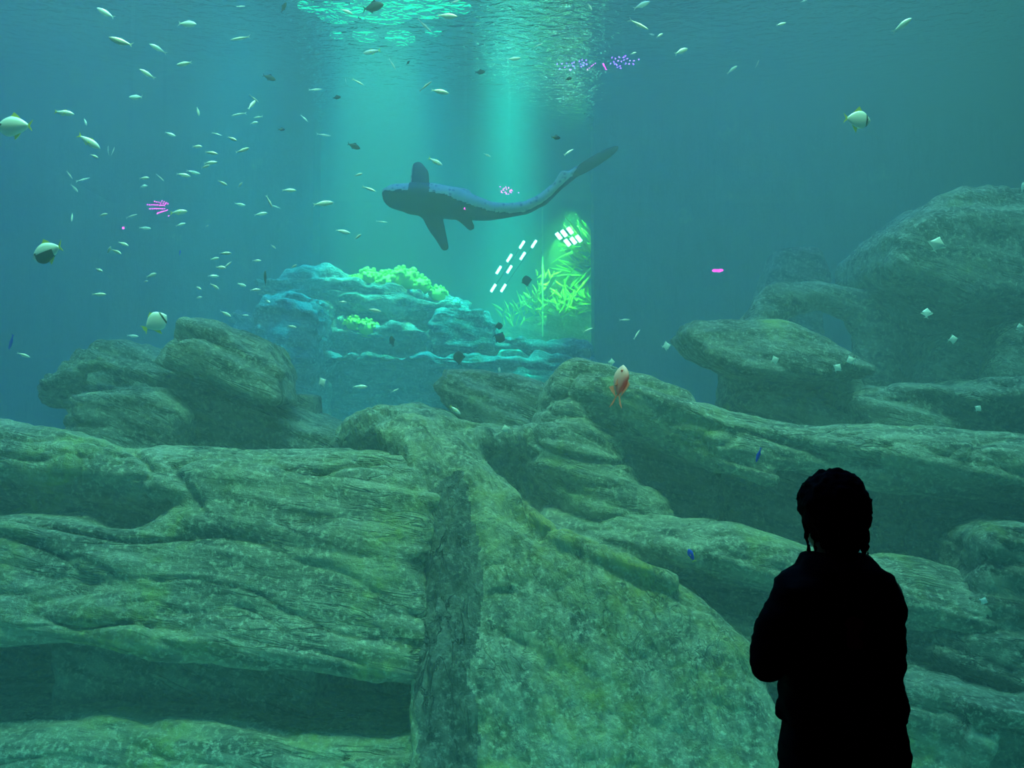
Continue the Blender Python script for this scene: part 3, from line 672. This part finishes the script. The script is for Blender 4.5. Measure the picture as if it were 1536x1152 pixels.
# ------------------------------------------------------------------ fish
M_SIL = plain('fish_silver', (0.90, 0.96, 0.92), 0.35, 0.1); M_SILF = plain('fish_silver_fin', (0.75, 0.86, 0.80), 0.5)
M_YF = plain('fin_yellow', (0.80, 0.78, 0.06), 0.5); M_WHITE = plain('fish_white', (0.94, 0.97, 0.95), 0.4, 0.1)
M_DKF = plain('fish_dark', (0.02, 0.03, 0.035), 0.6); M_BLUE = plain('fish_blue', (0.03, 0.08, 0.75), 0.4)
M_ORA = plain('reflection_orange', (0.95, 0.50, 0.36), 0.5); M_ORF = plain('reflection_fin_orange', (0.9, 0.30, 0.16), 0.5)
M_BAND = plain('fish_band', (0.03, 0.035, 0.03), 0.5); M_GREY = plain('fish_belly_dark', (0.05, 0.06, 0.06), 0.6)
def fish_mesh(name, H, W, mats, bend=0.0, tail=0.16, fork=0.5, dors=0.10, anal=0.08, belly=1.0, hump=0.42, dia=False, eye=False, band=None, lower=None):
    """heading +X, one unit long from snout (x=.5) to tail tip (x=-.5); material 0 body, 1 fins, 2 extra"""
    bm = bmesh.new(); n, m = 14, 12; rings = []
    cen = lambda x: bend * ((0.5 - x) ** 2)
    xt = -0.5 + tail * 0.75
    for i in range(n + 1):
        t = i / n; x = 0.5 - t * (0.5 - xt)
        if t < hump: hh = math.sin(t / hump * math.pi / 2) ** 0.75
        else: hh = math.cos((t - hump) / (1 - hump) * math.pi / 2) ** 0.9 * 0.88 + 0.12
        if dia: hh = max(0.04, t / hump if t < hump else 1 - (t - hump) / (1 - hump) * 0.9)
        up, dn, ww = H / 2 * hh, H / 2 * hh * belly, W / 2 * (hh ** 0.8)
        up, dn, ww = max(up, .006), max(dn, .006), max(ww, .005)
        rings.append([bm.verts.new((x, cen(x) + ww * math.cos(2 * math.pi * k / m), (up if math.sin(2 * math.pi * k / m) > 0 else dn) * math.sin(2 * math.pi * k / m))) for k in range(m)])
    for i in range(n):
        for k in range(m):
            f = bm.faces.new((rings[i][k], rings[i + 1][k], rings[i + 1][(k + 1) % m], rings[i][(k + 1) % m])); f.smooth = True
            if band and any(a <= i < b_ for a, b_ in band): f.material_index = 2
            if lower and k >= m // 2 and 1 < i < n - 3: f.material_index = 2
    bm.faces.new(rings[0]); bm.faces.new(rings[-1][::-1])
    def plate(pts, mi=1, th=0.008):
        a = [bm.verts.new((x, cen(x) + th, z)) for x, z in pts]; b_ = [bm.verts.new((x, cen(x) - th, z)) for x, z in pts]
        fs = [bm.faces.new(a), bm.faces.new(b_[::-1])]
        for k in range(len(pts)): fs.append(bm.faces.new((a[k], b_[k], b_[(k + 1) % len(pts)], a[(k + 1) % len(pts)])))
        for f in fs: f.material_index = mi
    th = max(H * 0.42, 0.10) if H < 0.45 else H * 0.28
    plate([(xt + .03, 0.02), (-0.5, th), (-0.5 + tail * 0.22, th * 0.5), (-0.5 + tail * fork, 0.0), (-0.5 + tail * 0.22, -th * 0.5), (-0.5, -th), (xt + .03, -0.02)])
    if dors: plate([(0.18, H * 0.40), (0.06, H * 0.5 + dors), (-0.06, H * 0.42 + dors * 0.5), (-0.24, H * 0.16)])
    if anal: plate([(0.02, -H * 0.42 * belly), (-0.24, -H * 0.14), (-0.12, -H * 0.40 * belly - anal * 0.4), (-0.02, -H * 0.5 * belly - anal)])
    plate([(0.16, -H * .1), (0.02, -H * .06), (0.0, -H * .22)], 1, W / 2 * 0.95 + 0.01) if H < 0.45 else None
    if eye:
        for s in (1, -1):
            r = bmesh.ops.create_uvsphere(bm, u_segments=8, v_segments=6, radius=0.035)
            for v in r['verts']: v.co += Vector((0.36, s * W * 0.30 + cen(0.36), H * 0.06))
            for f in {f for v in r['verts'] for f in v.link_faces}: f.material_index = len(mats) - 1
    bmesh.ops.recalc_face_normals(bm, faces=bm.faces)
    me = bpy.data.meshes.new(name); bm.to_mesh(me); bm.free()
    for x in mats: me.materials.append(x)
    return me
slim = [fish_mesh('silver_fish', 0.26, 0.12, [M_SIL, M_SILF], bd, dors=0.04, anal=0.03) for bd in (0.0, 0.28, -0.28, 0.12)]
FM = {
    'slim': slim,
    'thin': [fish_mesh('thin_fish', 0.13, 0.09, [M_SIL, M_SILF], bd, dors=0.03, anal=0.02) for bd in (0.1, -0.2)],
    'yt': [fish_mesh('yellowtail_fish', 0.28, 0.14, [M_WHITE, M_YF], 0.08, dors=0.04, anal=0.03)],
    'moon': [fish_mesh('moonfish', 0.66, 0.13, [M_WHITE, M_YF, M_BAND], 0.03, dors=0.16, anal=0.16, hump=0.45, tail=0.18, band=[(2, 3)], eye=True)],
    'mini': [fish_mesh('moonfish', 0.85, 0.14, [M_WHITE, M_SILF], 0.05, dia=True, dors=0.14, anal=0.14, hump=0.45, tail=0.18)],
    'butter': [fish_mesh('butterflyfish', 0.72, 0.14, [M_WHITE, M_YF, M_BAND], 0.03, dors=0.06, anal=0.14, hump=0.46, tail=0.22, fork=0.1, band=[(2, 3)], eye=True)],
    'big': [fish_mesh('reef_fish', 0.56, 0.2, [M_SIL, M_YF, M_GREY], 0.08, dors=0.10, anal=0.08, hump=0.42, lower=True, eye=True)],
    'pale': [fish_mesh('reef_fish', 0.52, 0.2, [M_SIL, M_YF, M_BAND], 0.08, dors=0.10, anal=0.08, hump=0.42, eye=True)],
    'dark': [fish_mesh('dark_fish', 0.42, 0.16, [M_DKF, M_DKF], 0.1)],
    'dkd': [fish_mesh('dark_fish', 0.75, 0.16, [M_DKF, M_DKF], 0.05, dors=0.12, anal=0.12)],
    'blue': [fish_mesh('blue_fish', 0.42, 0.18, [M_BLUE, M_YF], 0.05)],
    'bslim': [fish_mesh('blue_fish', 0.2, 0.12, [M_BLUE, M_BLUE], 0.05, dors=0.03, anal=0.03)],
    'orange': [fish_mesh('orange_reflection', 0.40, 0.16, [M_ORA, M_ORF], 0.05, tail=0.42, fork=0.9, dors=0.05, anal=0.08, eye=True)],
}
NM = dict(slim='silver_fish', thin='silver_fish', yt='yellowtail_fish', moon='moonfish', mini='moonfish', butter='butterflyfish', big='reef_fish', pale='reef_fish', dark='dark_fish', dkd='dark_fish', blue='blue_fish', bslim='blue_fish', orange='orange_reflection')
rf = random.Random(7); FISH = []
def fish(px, py, L, ang, kind, label=None, Y=None, yaw=None, group=None):
    """ang: heading in the picture plane, 0 right, 90 up, 180 left"""
    FISH.append((px, py, kind, label))
    if Y is None: Y = rf.uniform(5.6, 7.6)
    if yaw is None: yaw = rf.uniform(-0.45, 0.45)
    a = R(ang); hd = Vector((math.cos(a) * math.cos(yaw), math.sin(yaw), math.sin(a) * math.cos(yaw)))
    ref = Vector((0, 0, 1)) if abs(hd.z) < 0.96 else Vector((0.3, 0, 1))
    zz = (ref - hd * ref.dot(hd)).normalized(); yy = zz.cross(hd)
    o = bpy.data.objects.new(NM[kind], FM[kind][len(FISH) % len(FM[kind])]); COL.objects.link(o)
    s = L * Y / F_PX * 1.02
    o.matrix_world = Matrix.Translation(P(px, py, Y)) @ Matrix((hd, yy, zz)).transposed().to_4x4() @ Matrix.Scale(s, 4)
    FISH[-1] = (px, py, kind, label, o, ang)
    tag(o, label, 'fish', group or {'slim': 'small silver fish', 'thin': 'small silver fish'}.get(kind))
    return o
# fish one would single out at once
fish(24, 190, 60, 178, 'pale', 'large pale yellow-finned fish cut by the left edge near the top', 5.6, 0.1)
fish(73, 378, 56, 196, 'big', 'large pale fish with dark belly and yellow fins, left edge middle', 5.6, 0.2)
fish(232, 484, 40, 35, 'butter', 'white butterflyfish with yellow tail just above the left boulder pile', 5.8, 0.15)
fish(1286, 179, 42, -5, 'moon', 'yellow-backed diamond-shaped fish alone in the blue water at upper right', 5.6, 0.1)
fish(1355, 36, 32, 35, 'slim', 'bright silver fish rising alone near the top right corner', 5.8, 0.0)
fish(930, 580, 66, 80, 'orange', 'peach orange reflection built as a fish pointing straight up, before the trunk-like ridge', 4.45, 0.1)  # fish shape stands in for a reflection in the glass
fish(1037, 833, 20, 115, 'blue', 'small blue fish with pale tail over the lit shelf left of the person', 5.0, 0.1)
fish(1138, 682, 24, 252, 'bslim', 'thin bright blue fish diving under the trunk-like ridge', 5.0, 0.1)
fish(17, 513, 24, 250, 'bslim', 'thin dim blue fish at the left edge beside the left boulder pile', 6.2, 0.1)
fish(270, 379, 9, 90, 'bslim', 'tiny dim blue fish in open water below the magenta lamp fan', 7.0, 0.1)
fish(96, 169, 30, -8, 'yt', 'white fish with yellow tail swimming right near the upper left edge', 5.8, 0.1)
fish(133, 212, 40, -33, 'yt', 'green-backed yellowtail fish slanting down right, upper left', 5.7, 0.1)
fish(653, 242, 24, -28, 'yt', 'white fish with yellow tail just above the shark back', 6.6, 0.1)
fish(558, 78, 28, 186, 'yt', 'pale lilac fish with yellow tail below the glittering green surface', 6.6, 0.1)
fish(683, 615, 20, -40, 'yt', 'small yellowtail fish in front of the rock wedge prow', 6.0, 0.2)
fish(268, 318, 26, 6, 'yt', 'white fish swimming right beside the magenta lamp fan', 5.9, 0.1)
for px, py, L, a, lab, Y in [
    (1162, 540, 13, 20, 'glinting green diamond fish on the face of the mushroom rock cap', 6.2),
    (1256, 552, 14, 60, 'silvery diamond fish, lower of the pair at the mushroom cap tip', 6.2),
    (1277, 540, 15, 200, 'green diamond fish, upper of the pair at the mushroom cap tip', 6.2),
    (1429, 509, 14, 10, 'green diamond fish in front of the grey boulders at right', 6.2),
    (1390, 470, 16, 80, 'pale triangular fish in the gap under the largest overhanging boulder', 6.4),
    (1405, 367, 24, 70, 'blurry teal diamond fish against the largest overhanging boulder', 6.0),
    (1467, 613, 11, 60, 'small yellowish fish in front of the squared rock block', 5.8),
    (759, 643, 13, 190, 'bright green diamond fish in front of the rock wedge foot', 6.0),
    (1475, 901, 12, -20, 'tiny green diamond fish in front of the right cliff', 5.0),
    (483, 573, 14, 30, 'pale green diamond fish in the gap right of the left boulder pile', 6.8),
    (999, 519, 14, 10, 'green diamond fish just left of the mushroom rock cap', 6.8),
    (917, 543, 11, 0, 'dim pale fish just above the head of the trunk-like ridge', 6.4),
    (1530, 492, 14, 100, 'yellow-green fish half cut by the right edge', 6.2),
    (749, 555, 9, 80, 'tiny pale yellow fish above the rock wedge', 6.8)]:
    fish(px, py, L, a, 'mini', lab, Y)
for px, py, L, a, k, lab, Y in [
    (425, 11, 18, 50, 'dark', 'dark round fish at the top edge left of the green glitter', 6.6),
    (559, 10, 36, 2, 'dark', 'dark fish silhouetted against the green glitter at the top', 6.4),
    (505, 146, 13, 10, 'dark', 'small dark fish in the cyan haze left of centre', 7),
    (531, 219, 20, -18, 'dark', 'slender dark fish above left of the shark snout', 7),
    (422, 194, 11, 0, 'dark', 'tiny dark fish in the blue water left of the cyan shaft', 7),
    (720, 108, 16, 0, 'dark', 'dark fish left of the brightest green glow', 7.5),
    (404, 116, 20, -15, 'dark', 'thin dark fish at the edge of the first light shaft', 7),
    (853, 118, 11, 0, 'dark', 'tiny dark fish under the violet lamp dots', 7),
    (834, 206, 15, 0, 'dark', 'dark fish between the shark tail and the green glow', 7.4),
    (612, 94, 8, 45, 'dark', 'tiny dark fish below the right side of the green glitter', 7),
    (397, 417, 24, 80, 'dark', 'dark upright fish at the left end of the far reef', 7),
    (588, 512, 17, 100, 'dkd', 'dark diamond fish in front of the lower reef terrace', 8.5),
    (688, 537, 22, 95, 'dkd', 'dark diamond fish right above the rock wedge prow', 8),
    (748, 489, 13, 10, 'dkd', 'upper one of two dark fish beside the green window', 8.5),
    (749, 506, 20, -30, 'dkd', 'lower one of two dark fish beside the green window', 8.5),
    (790, 422, 18, 100, 'dkd', 'dark diamond fish in front of the green window', 9)]:
    fish(px, py, L, a, k, lab, Y)
# the school and the stragglers: px, py, length, heading, shape
SCHOOL = '''159 20 31 150 s;281 36 38 -15 s;182 64 38 160 s;236 72 26 155 s;277 96 26 185 s;221 111 26 150 s;206 147 29 170 s;361 58 33 185 t;361 10 14 20 t
128 183 14 -65 s;161 225 14 65 s;170 227 15 85 t;141 234 15 -25 s;104 262 15 -55 t;125 270 20 20 t;113 283 15 -50 s;255 201 18 -22 s;297 167 15 -75 s;357 171 25 185 t;378 158 20 60 s
381 148 17 -35 t;388 176 20 175 t;380 184 16 0 s;325 201 16 -15 t;348 208 17 -25 s;296 220 19 -8 s;317 229 20 -12 s;365 226 21 20 s;316 244 20 10 s;308 250 14 20 s;275 262 21 -10 s;290 259 20 -5 s
216 267 17 0 s;240 266 15 -45 t;214 279 18 -5 s;335 275 16 -28 s;360 277 11 45 s;108 326 15 -85 s;154 322 16 5 s;197 324 18 18 t;217 342 18 -3 s;271 337 15 18 s;310 339 9 10 s;360 307 16 -5 s;391 321 20 12 s
185 366 18 -20 s;163 375 13 65 s;176 378 19 -28 s;148 405 17 -20 s;227 413 21 12 s;218 422 11 0 s;150 442 20 0 s;338 380 18 5 s;322 388 16 5 s;330 401 20 -8 s;343 397 14 40 s;320 414 16 0 s;385 391 14 0 s;297 432 15 -25 s
323 430 16 -35 s;362 427 18 -20 s;383 435 16 8 s;298 446 13 0 s;340 471 20 -30 s;368 473 11 0 s;199 504 17 -5 s;220 526 8 40 s;36 533 18 -22 s;520 17 20 -20 s;671 24 33 -12 s;636 39 30 -30 t;589 96 20 -60 t;473 135 21 12 t
537 123 22 -30 t;518 121 8 80 s;638 129 25 32 t;660 137 28 -10 s;456 177 17 -45 t;485 203 23 5 t;731 233 12 -25 s;537 262 15 10 s;553 283 27 -25 t;434 285 21 0 s;771 89 22 12 s;485 305 31 10 s;404 302 22 -65 t;413 310 16 -15 t
515 348 22 -10 s;537 355 13 45 s;410 370 10 -40 s;573 333 17 -5 t;561 466 22 -5 s;402 452 10 -30 s;438 490 16 -15 s;540 580 22 0 s;592 586 14 30 t;963 7 28 25 s;885 10 12 -60 s;959 38 36 -40 t;977 52 10 0 s;990 53 14 40 s
1022 77 27 32 s;1098 104 18 30 s;1137 96 11 80 s;950 80 10 20 s;807 68 15 20 t;852 229 24 38 t;1171 37 17 20 s;936 480 21 5 t;882 495 18 25 t;955 502 19 55 t;683 3 12 10 s;1206 1 10 10 s;514 453 12 0 s;440 400 13 30 s;1534 280 14 80 s'''
for e in SCHOOL.replace('\n', ';').split(';'):
    px, py, L, a, k = e.split()
    fish(float(px), float(py), float(L), float(a), 'slim' if k == 's' else 'thin', None, 6.0 + rf.uniform(-0.9, 0.8))
LAND = [('the magenta lamp fan', 238, 310), ('the white butterflyfish', 232, 484), ('the dark-bellied fish', 73, 378), ('the shark snout', 582, 292), ('the shark tail tip', 920, 226),
        ('the green surface glitter', 575, 35), ('the violet lamp dots', 897, 95), ('the left edge pale fish', 24, 190), ('the coral bed', 575, 410), ('the mushroom rock cap', 1150, 500),
        ('the lone yellow-backed fish', 1286, 179), ('the top left corner', 0, 0), ('the tilted dark boulder', 320, 500), ('the green window', 815, 415), ('the green-backed yellowtail', 133, 212), ('the top right silver fish', 1355, 36)]
ORD = ['nearest', 'second nearest', 'third nearest', 'fourth nearest', 'fifth nearest', 'sixth nearest', 'seventh nearest', 'eighth nearest', 'ninth nearest', 'tenth nearest', 'eleventh nearest', 'twelfth nearest', 'thirteenth nearest', 'fourteenth nearest', 'fifteenth nearest', 'sixteenth nearest', 'seventeenth nearest', 'eighteenth nearest']
SEC = ['right of', 'above right of', 'above', 'above left of', 'left of', 'below left of', 'below', 'below right of']
small = [f for f in FISH if f[2] in ('slim', 'thin') and not f[3]]
def rank(f, l):
    s = lambda g: int(((math.degrees(math.atan2(l[2] - g[1], g[0] - l[1])) + 22.5) % 360) // 45)
    k = s(f); dd = math.hypot(f[0] - l[1], f[1] - l[2])
    return sum(1 for g in small if s(g) == k and math.hypot(g[0] - l[1], g[1] - l[2]) < dd), k, dd
for f in small:
    best = min(((r, d, l[0], k) for l in LAND for r, k, d in [rank(f, l)] if d > 12), key=lambda q: q[0] * 60 + q[1])
    a = f[5] % 360
    pose = 'heading right' if a < 40 or a > 320 else 'heading left' if 140 < a < 220 else 'rising' if a < 180 else 'diving'
    f[4]['label'] = f"small silver fish {pose}, {ORD[min(best[0], 17)]} {SEC[best[3]]} {best[2]}"

# ------------------------------------------------------------------ the person at the glass
YPN = 2.5; SP = YPN / F_PX
def pp(px, py, dy=0): p = P(px, py, YPN); return (p.x, p.y + dy, p.z)
def pt(lst, k=0.03, sy=1.0): return tube([(*pp(a, b, d), r * SP) for a, b, d, r in lst], k, sy=sy)
base = P(1262, 1100, YPN); person = empty('person', (base.x, YPN, 0))
tag(person, 'person in black jacket standing with arms folded, watching the tank, seen from behind', 'person')
def zt(lst, k=0.03): return tube(lst, k)
hx = [pp(1224, 1090)[0], pp(1306, 1090)[0]]
turn = Euler((0, 0, R(16)))
body = [ellip(pp(1249, 768), (0.074, 0.094, 0.114), turn, 0.02), ellip(pp(1245, 800, 0.03), (0.052, 0.066, 0.062), turn, 0.03),
        ellip(pp(1234, 783, 0.098), (0.013, 0.020, 0.018), turn, 0.012), ellip(pp(1236, 800, 0.088), (0.024, 0.016, 0.008), turn, 0.01),
        ellip(pp(1214, 778, 0.0), (0.012, 0.022, 0.034), turn, 0.01), ellip(pp(1286, 778, 0.01), (0.012, 0.022, 0.034), turn, 0.01),
        pt([(1252, 800, 0, 24), (1256, 860, -0.01, 27)]), pt([(1200, 885, 0, 30), (1256, 870, 0, 34), (1318, 890, 0, 30)], 0.05),
        pt([(1258, 900, 0, 58), (1262, 1000, 0, 54), (1264, 1085, 0, 58)], 0.06),
        pt([(1186, 890, 0, 20), (1152, 984, -0.02, 17), (1215, 962, 0.20, 13), (1262, 950, 0.24, 11)], 0.03),
        pt([(1328, 895, 0, 20), (1335, 945, 0.02, 17), (1290, 975, 0.2, 13), (1236, 985, 0.24, 11)], 0.03)]
for s, x in ((-1, hx[0]), (1, hx[1])):
    body += [zt([(x, YPN, 0.82, 0.085), (x + s * .01, YPN + .02, 0.46, 0.055), (x + s * .015, YPN - .01, 0.09, 0.038)], 0.04),
             ellip((x + s * .02, YPN + .07, 0.045), (0.038, 0.12, 0.035), None, 0.03)]
for c, dr in ((pp(1272, 948, 0.25), 1), (pp(1226, 987, 0.25), -1)):       # hands tucked in front
    c = Vector(c); body.append(ellip(c + Vector((dr * .03, 0, 0)), (0.045, 0.018, 0.036), None, 0.012))
    for i, ln in enumerate((0.062, 0.074, 0.070, 0.054)):
        z0 = 0.026 - i * 0.018; b0 = c + Vector((dr * .06, 0, z0))
        body.append(zt([(*b0, .0085), (*(b0 + Vector((dr * ln * .55, -.008, 0))), .008), (*(b0 + Vector((dr * ln * .9, -.035, 0))), .007)], 0.004))
    b0 = c + Vector((dr * .01, 0, .03)); body.append(zt([(*b0, .011), (*(b0 + Vector((dr * .03, -.01, .025))), .009), (*(b0 + Vector((dr * .055, -.02, .03))), .008)], 0.006))
M_SKIN = plain('skin', (0.16, 0.09, 0.06), 0.6)
link('body', sdf_mesh('body', body, 0.0085), M_SKIN, person)['label'] = 'dark-lit skin of head, neck and hands'
M_HAIR = plain('hair', (0.010, 0.008, 0.007), 0.85, 0, 0.1); M_JACK = plain('jacket', (0.010, 0.010, 0.012), 0.95, 0, 0.08); M_TROU = plain('trousers', (0.008, 0.008, 0.010), 0.95, 0, 0.08)
hair = [ellip(pp(1249, 757, -0.008), (0.103, 0.112, 0.112), turn, 0.02), ellip(pp(1252, 785, -0.035), (0.074, 0.08, 0.098), turn, 0.03),
        ellip(pp(1238, 792, 0.10), (0.055, 0.075, 0.085), turn, 0.015, 'sub')]
rh = random.Random(3)
for px0, px1, dy in ((1207, 1214, .0), (1212, 1219, -.03), (1224, 1228, -.06), (1238, 1240, -.075), (1252, 1253, -.08), (1266, 1268, -.075), (1280, 1282, -.06), (1290, 1292, -.03), (1299, 1303, 0.0)):
    hair.append(pt([(px0, 775, dy, 4), ((px0 + px1) / 2 + rh.uniform(-2, 2), 806, dy, 3.2), (px1, 830 + rh.uniform(-4, 3), dy, 2.4)], 0.004))
def hair_disp(V, Q): return V + normals(V, Q) * (0.012 * fbm(V * 55, 2, 2) + 0.003 * fbm(V * 18, 2, 4))[:, None]
link('hair', sdf_mesh('hair', hair, 0.0075, hair_disp), M_HAIR, person)
jack = [prism([(1214, 846), (1300, 846), (1328, 860), (1344, 888), (1349, 920), (1345, 970), (1342, 1010), (1352, 1046), (1352, 1072), (1346, 1082), (1180, 1082), (1173, 1060), (1180, 1015), (1188, 960), (1180, 905), (1168, 875), (1192, 856)], YPN, YPN - .12, YPN + .12, 0.085, k=0.03),
        ellip(pp(1257, 848, -0.03), (0.112, 0.10, 0.042), Euler((R(12), R(3), 0)), 0.03), pt([(1213, 842, .03, 9), (1256, 850, -.09, 12), (1304, 842, .03, 9)], 0.03),
        pt([(1193, 884, 0, 27), (1160, 940, -.015, 29), (1150, 988, -0.02, 28), (1215, 970, 0.18, 21), (1250, 955, .22, 18)], 0.025),
        pt([(1316, 896, 0, 26), (1331, 948, .02, 26), (1290, 975, 0.17, 21), (1250, 984, .22, 18)], 0.025),
        pt([(1186, 1076, .06, 14), (1262, 1086, -.06, 40), (1340, 1072, .06, 13)], 0.03)]
def cloth_disp(V, Q):
    s = V * np.array([1, 1, 3.2]); return V + normals(V, Q) * (0.010 * fbm(s * 7, 3, 8) + 0.005 * fbm(s * 17, 2, 18))[:, None]
link('jacket', sdf_mesh('jacket', jack, 0.0095, cloth_disp), M_JACK, person)
tro = [prism([(1186, 1060), (1340, 1060), (1350, 1100), (1350, 1160), (1340, 1200), (1180, 1200), (1174, 1140)], YPN, YPN - .12, YPN + .12, 0.09, k=0.03)]
for s, x in ((-1, hx[0]), (1, hx[1])):
    tro.append(zt([(x, YPN, 0.70, 0.10), (x + s * .01, YPN + .01, 0.45, 0.082), (x + s * .015, YPN - .01, 0.12, 0.075)], 0.03))
def tro_disp(V, Q):
    s = V * np.array([1, 1, 2.6]); return V + normals(V, Q) * (0.016 * fbm(s * 9, 3, 28))[:, None]
link('trousers', sdf_mesh('trousers', tro, 0.011, tro_disp), M_TROU, person)
for s, x in ((-1, hx[0]), (1, hx[1])):
    link('shoe', sdf_mesh('shoe', [ellip((x + s * .02, YPN + .075, 0.05), (0.05, 0.145, 0.05), None, 0.02), ellip((x + s * .015, YPN - .01, 0.08), (0.05, 0.055, 0.07), None, 0.03),
         prism([(0, 0), (1, 0), (1, 1)], 1, 1, 1.1, .01) if 0 else ellip((x + s * .02, YPN + .07, 0.02), (0.052, 0.15, 0.019), None, 0.01)], 0.008), M_BLACK, person)

# ------------------------------------------------------------------ stage lamps hanging in the hall, mirrored in the glass
def mirror(px, py, Yv): p = P(px, py, Yv); return Vector((p.x, 2 * GLASS - p.y, p.z))
M_VIO = emis('led_violet', (0.24, 0.04, 1.0), 60); M_MAG = emis('led_magenta', (0.95, 0.0, 0.80), 42); M_PNK = emis('led_pink', (1.0, 0.0, 0.60), 42)
def stage_lamp(label, dots, m, Yv=7.0, r=1.2, streak=None):
    pts = [mirror(x, y, Yv) for x, y in dots]
    lo = Vector([min(p[i] for p in pts) for i in range(3)]); hi = Vector([max(p[i] for p in pts) for i in range(3)]); c = (lo + hi) / 2
    t = tag(empty('stage_lamp', (c.x, c.y, c.z)), label, 'lamp', 'stage lamps mirrored in the glass')
    g = 0.03
    box('housing', (lo.x - g, c.y - 0.14, lo.z - g), (hi.x + g, c.y - 0.012, hi.z + g), M_BLACK, t, 0.01)
    box('hanging_rod', (c.x - .012, c.y - .09, hi.z + g), (c.x + .012, c.y - .066, 5.6), M_BLACK, t)
    bm = bmesh.new()
    for i, p in enumerate(pts):
        rr = r * Yv / F_PX
        q = bmesh.ops.create_uvsphere(bm, u_segments=8, v_segments=6, radius=rr)
        for v in q['verts']:
            v.co.y *= 0.5
            if streak: v.co.x *= streak
            v.co += p
    me = bpy.data.meshes.new('led_array'); bm.to_mesh(me); bm.free(); link('led_array', me, m, t)
rl = random.Random(5)
stage_lamp('violet lamp dots mirrored in the glass, left wing above the green glow', [(836, 96), (843, 96), (840, 103), (850, 95), (847, 101), (853, 99), (856, 104), (858, 95), (860, 99), (861, 94), (855, 105), (862, 102), (869, 92), (873, 90), (876, 94), (879, 90), (871, 96), (875, 98), (880, 96), (872, 100)], M_VIO)
stage_lamp('violet lamp dots mirrored in the glass, right wing above the green glow', [(918, 86), (923, 88), (929, 86), (935, 86), (927, 91), (932, 92), (921, 93), (936, 90), (939, 95), (945, 91), (951, 91), (944, 96), (950, 96), (958, 89), (925, 97), (930, 99), (916, 95), (931, 102), (938, 84), (926, 101), (941, 88), (922, 96)], M_VIO)
stage_lamp('short magenta lamp strip mirrored in the glass between the violet wings', [(905, 96), (906, 98), (907, 100), (908, 102), (909, 104)], M_MAG)
stage_lamp('thin magenta lamp strip mirrored in the glass at the left violet wing', [(881, 104), (884, 102), (887, 99), (890, 97), (893, 95)], M_MAG, r=0.8)
fan = []
for (x0, y0), (x1, y1), n in (((221, 307), (246, 308), 9), ((232, 302), (248, 306), 6), ((243, 301), (252, 306), 4), ((225, 313), (247, 313), 8), ((236, 320), (251, 315), 7)):
    fan += [(x0 + (x1 - x0) * i / (n - 1), y0 + (y1 - y0) * i / (n - 1)) for i in range(n)]
stage_lamp('magenta lamp fan of five beaded strips mirrored in the glass at left', fan + [(253, 324)], M_MAG, r=1.0)
stage_lamp('single pink lamp point mirrored in the glass below the magenta fan', [(185, 342)], M_PNK, r=2.0)
stage_lamp('round magenta cluster of lamp dots mirrored in the glass above the shark', [(750, 280)] + [(760 + 9 * math.sqrt(rl.random()) * math.cos(q), 286 + 5.5 * math.sqrt(rl.random()) * math.sin(q)) for q in [i * 0.6 for i in range(22)]] + [(778, 289)], M_MAG, r=0.9)
stage_lamp('single pink lamp point mirrored in the glass on the shark body', [(697, 313)], M_PNK, r=1.6)
stage_lamp('pink lamp streak mirrored in the glass left of the rock pillar', [(1071, 406), (1075, 406), (1079, 406), (1082, 405)], M_PNK, r=2.2, streak=1.4)
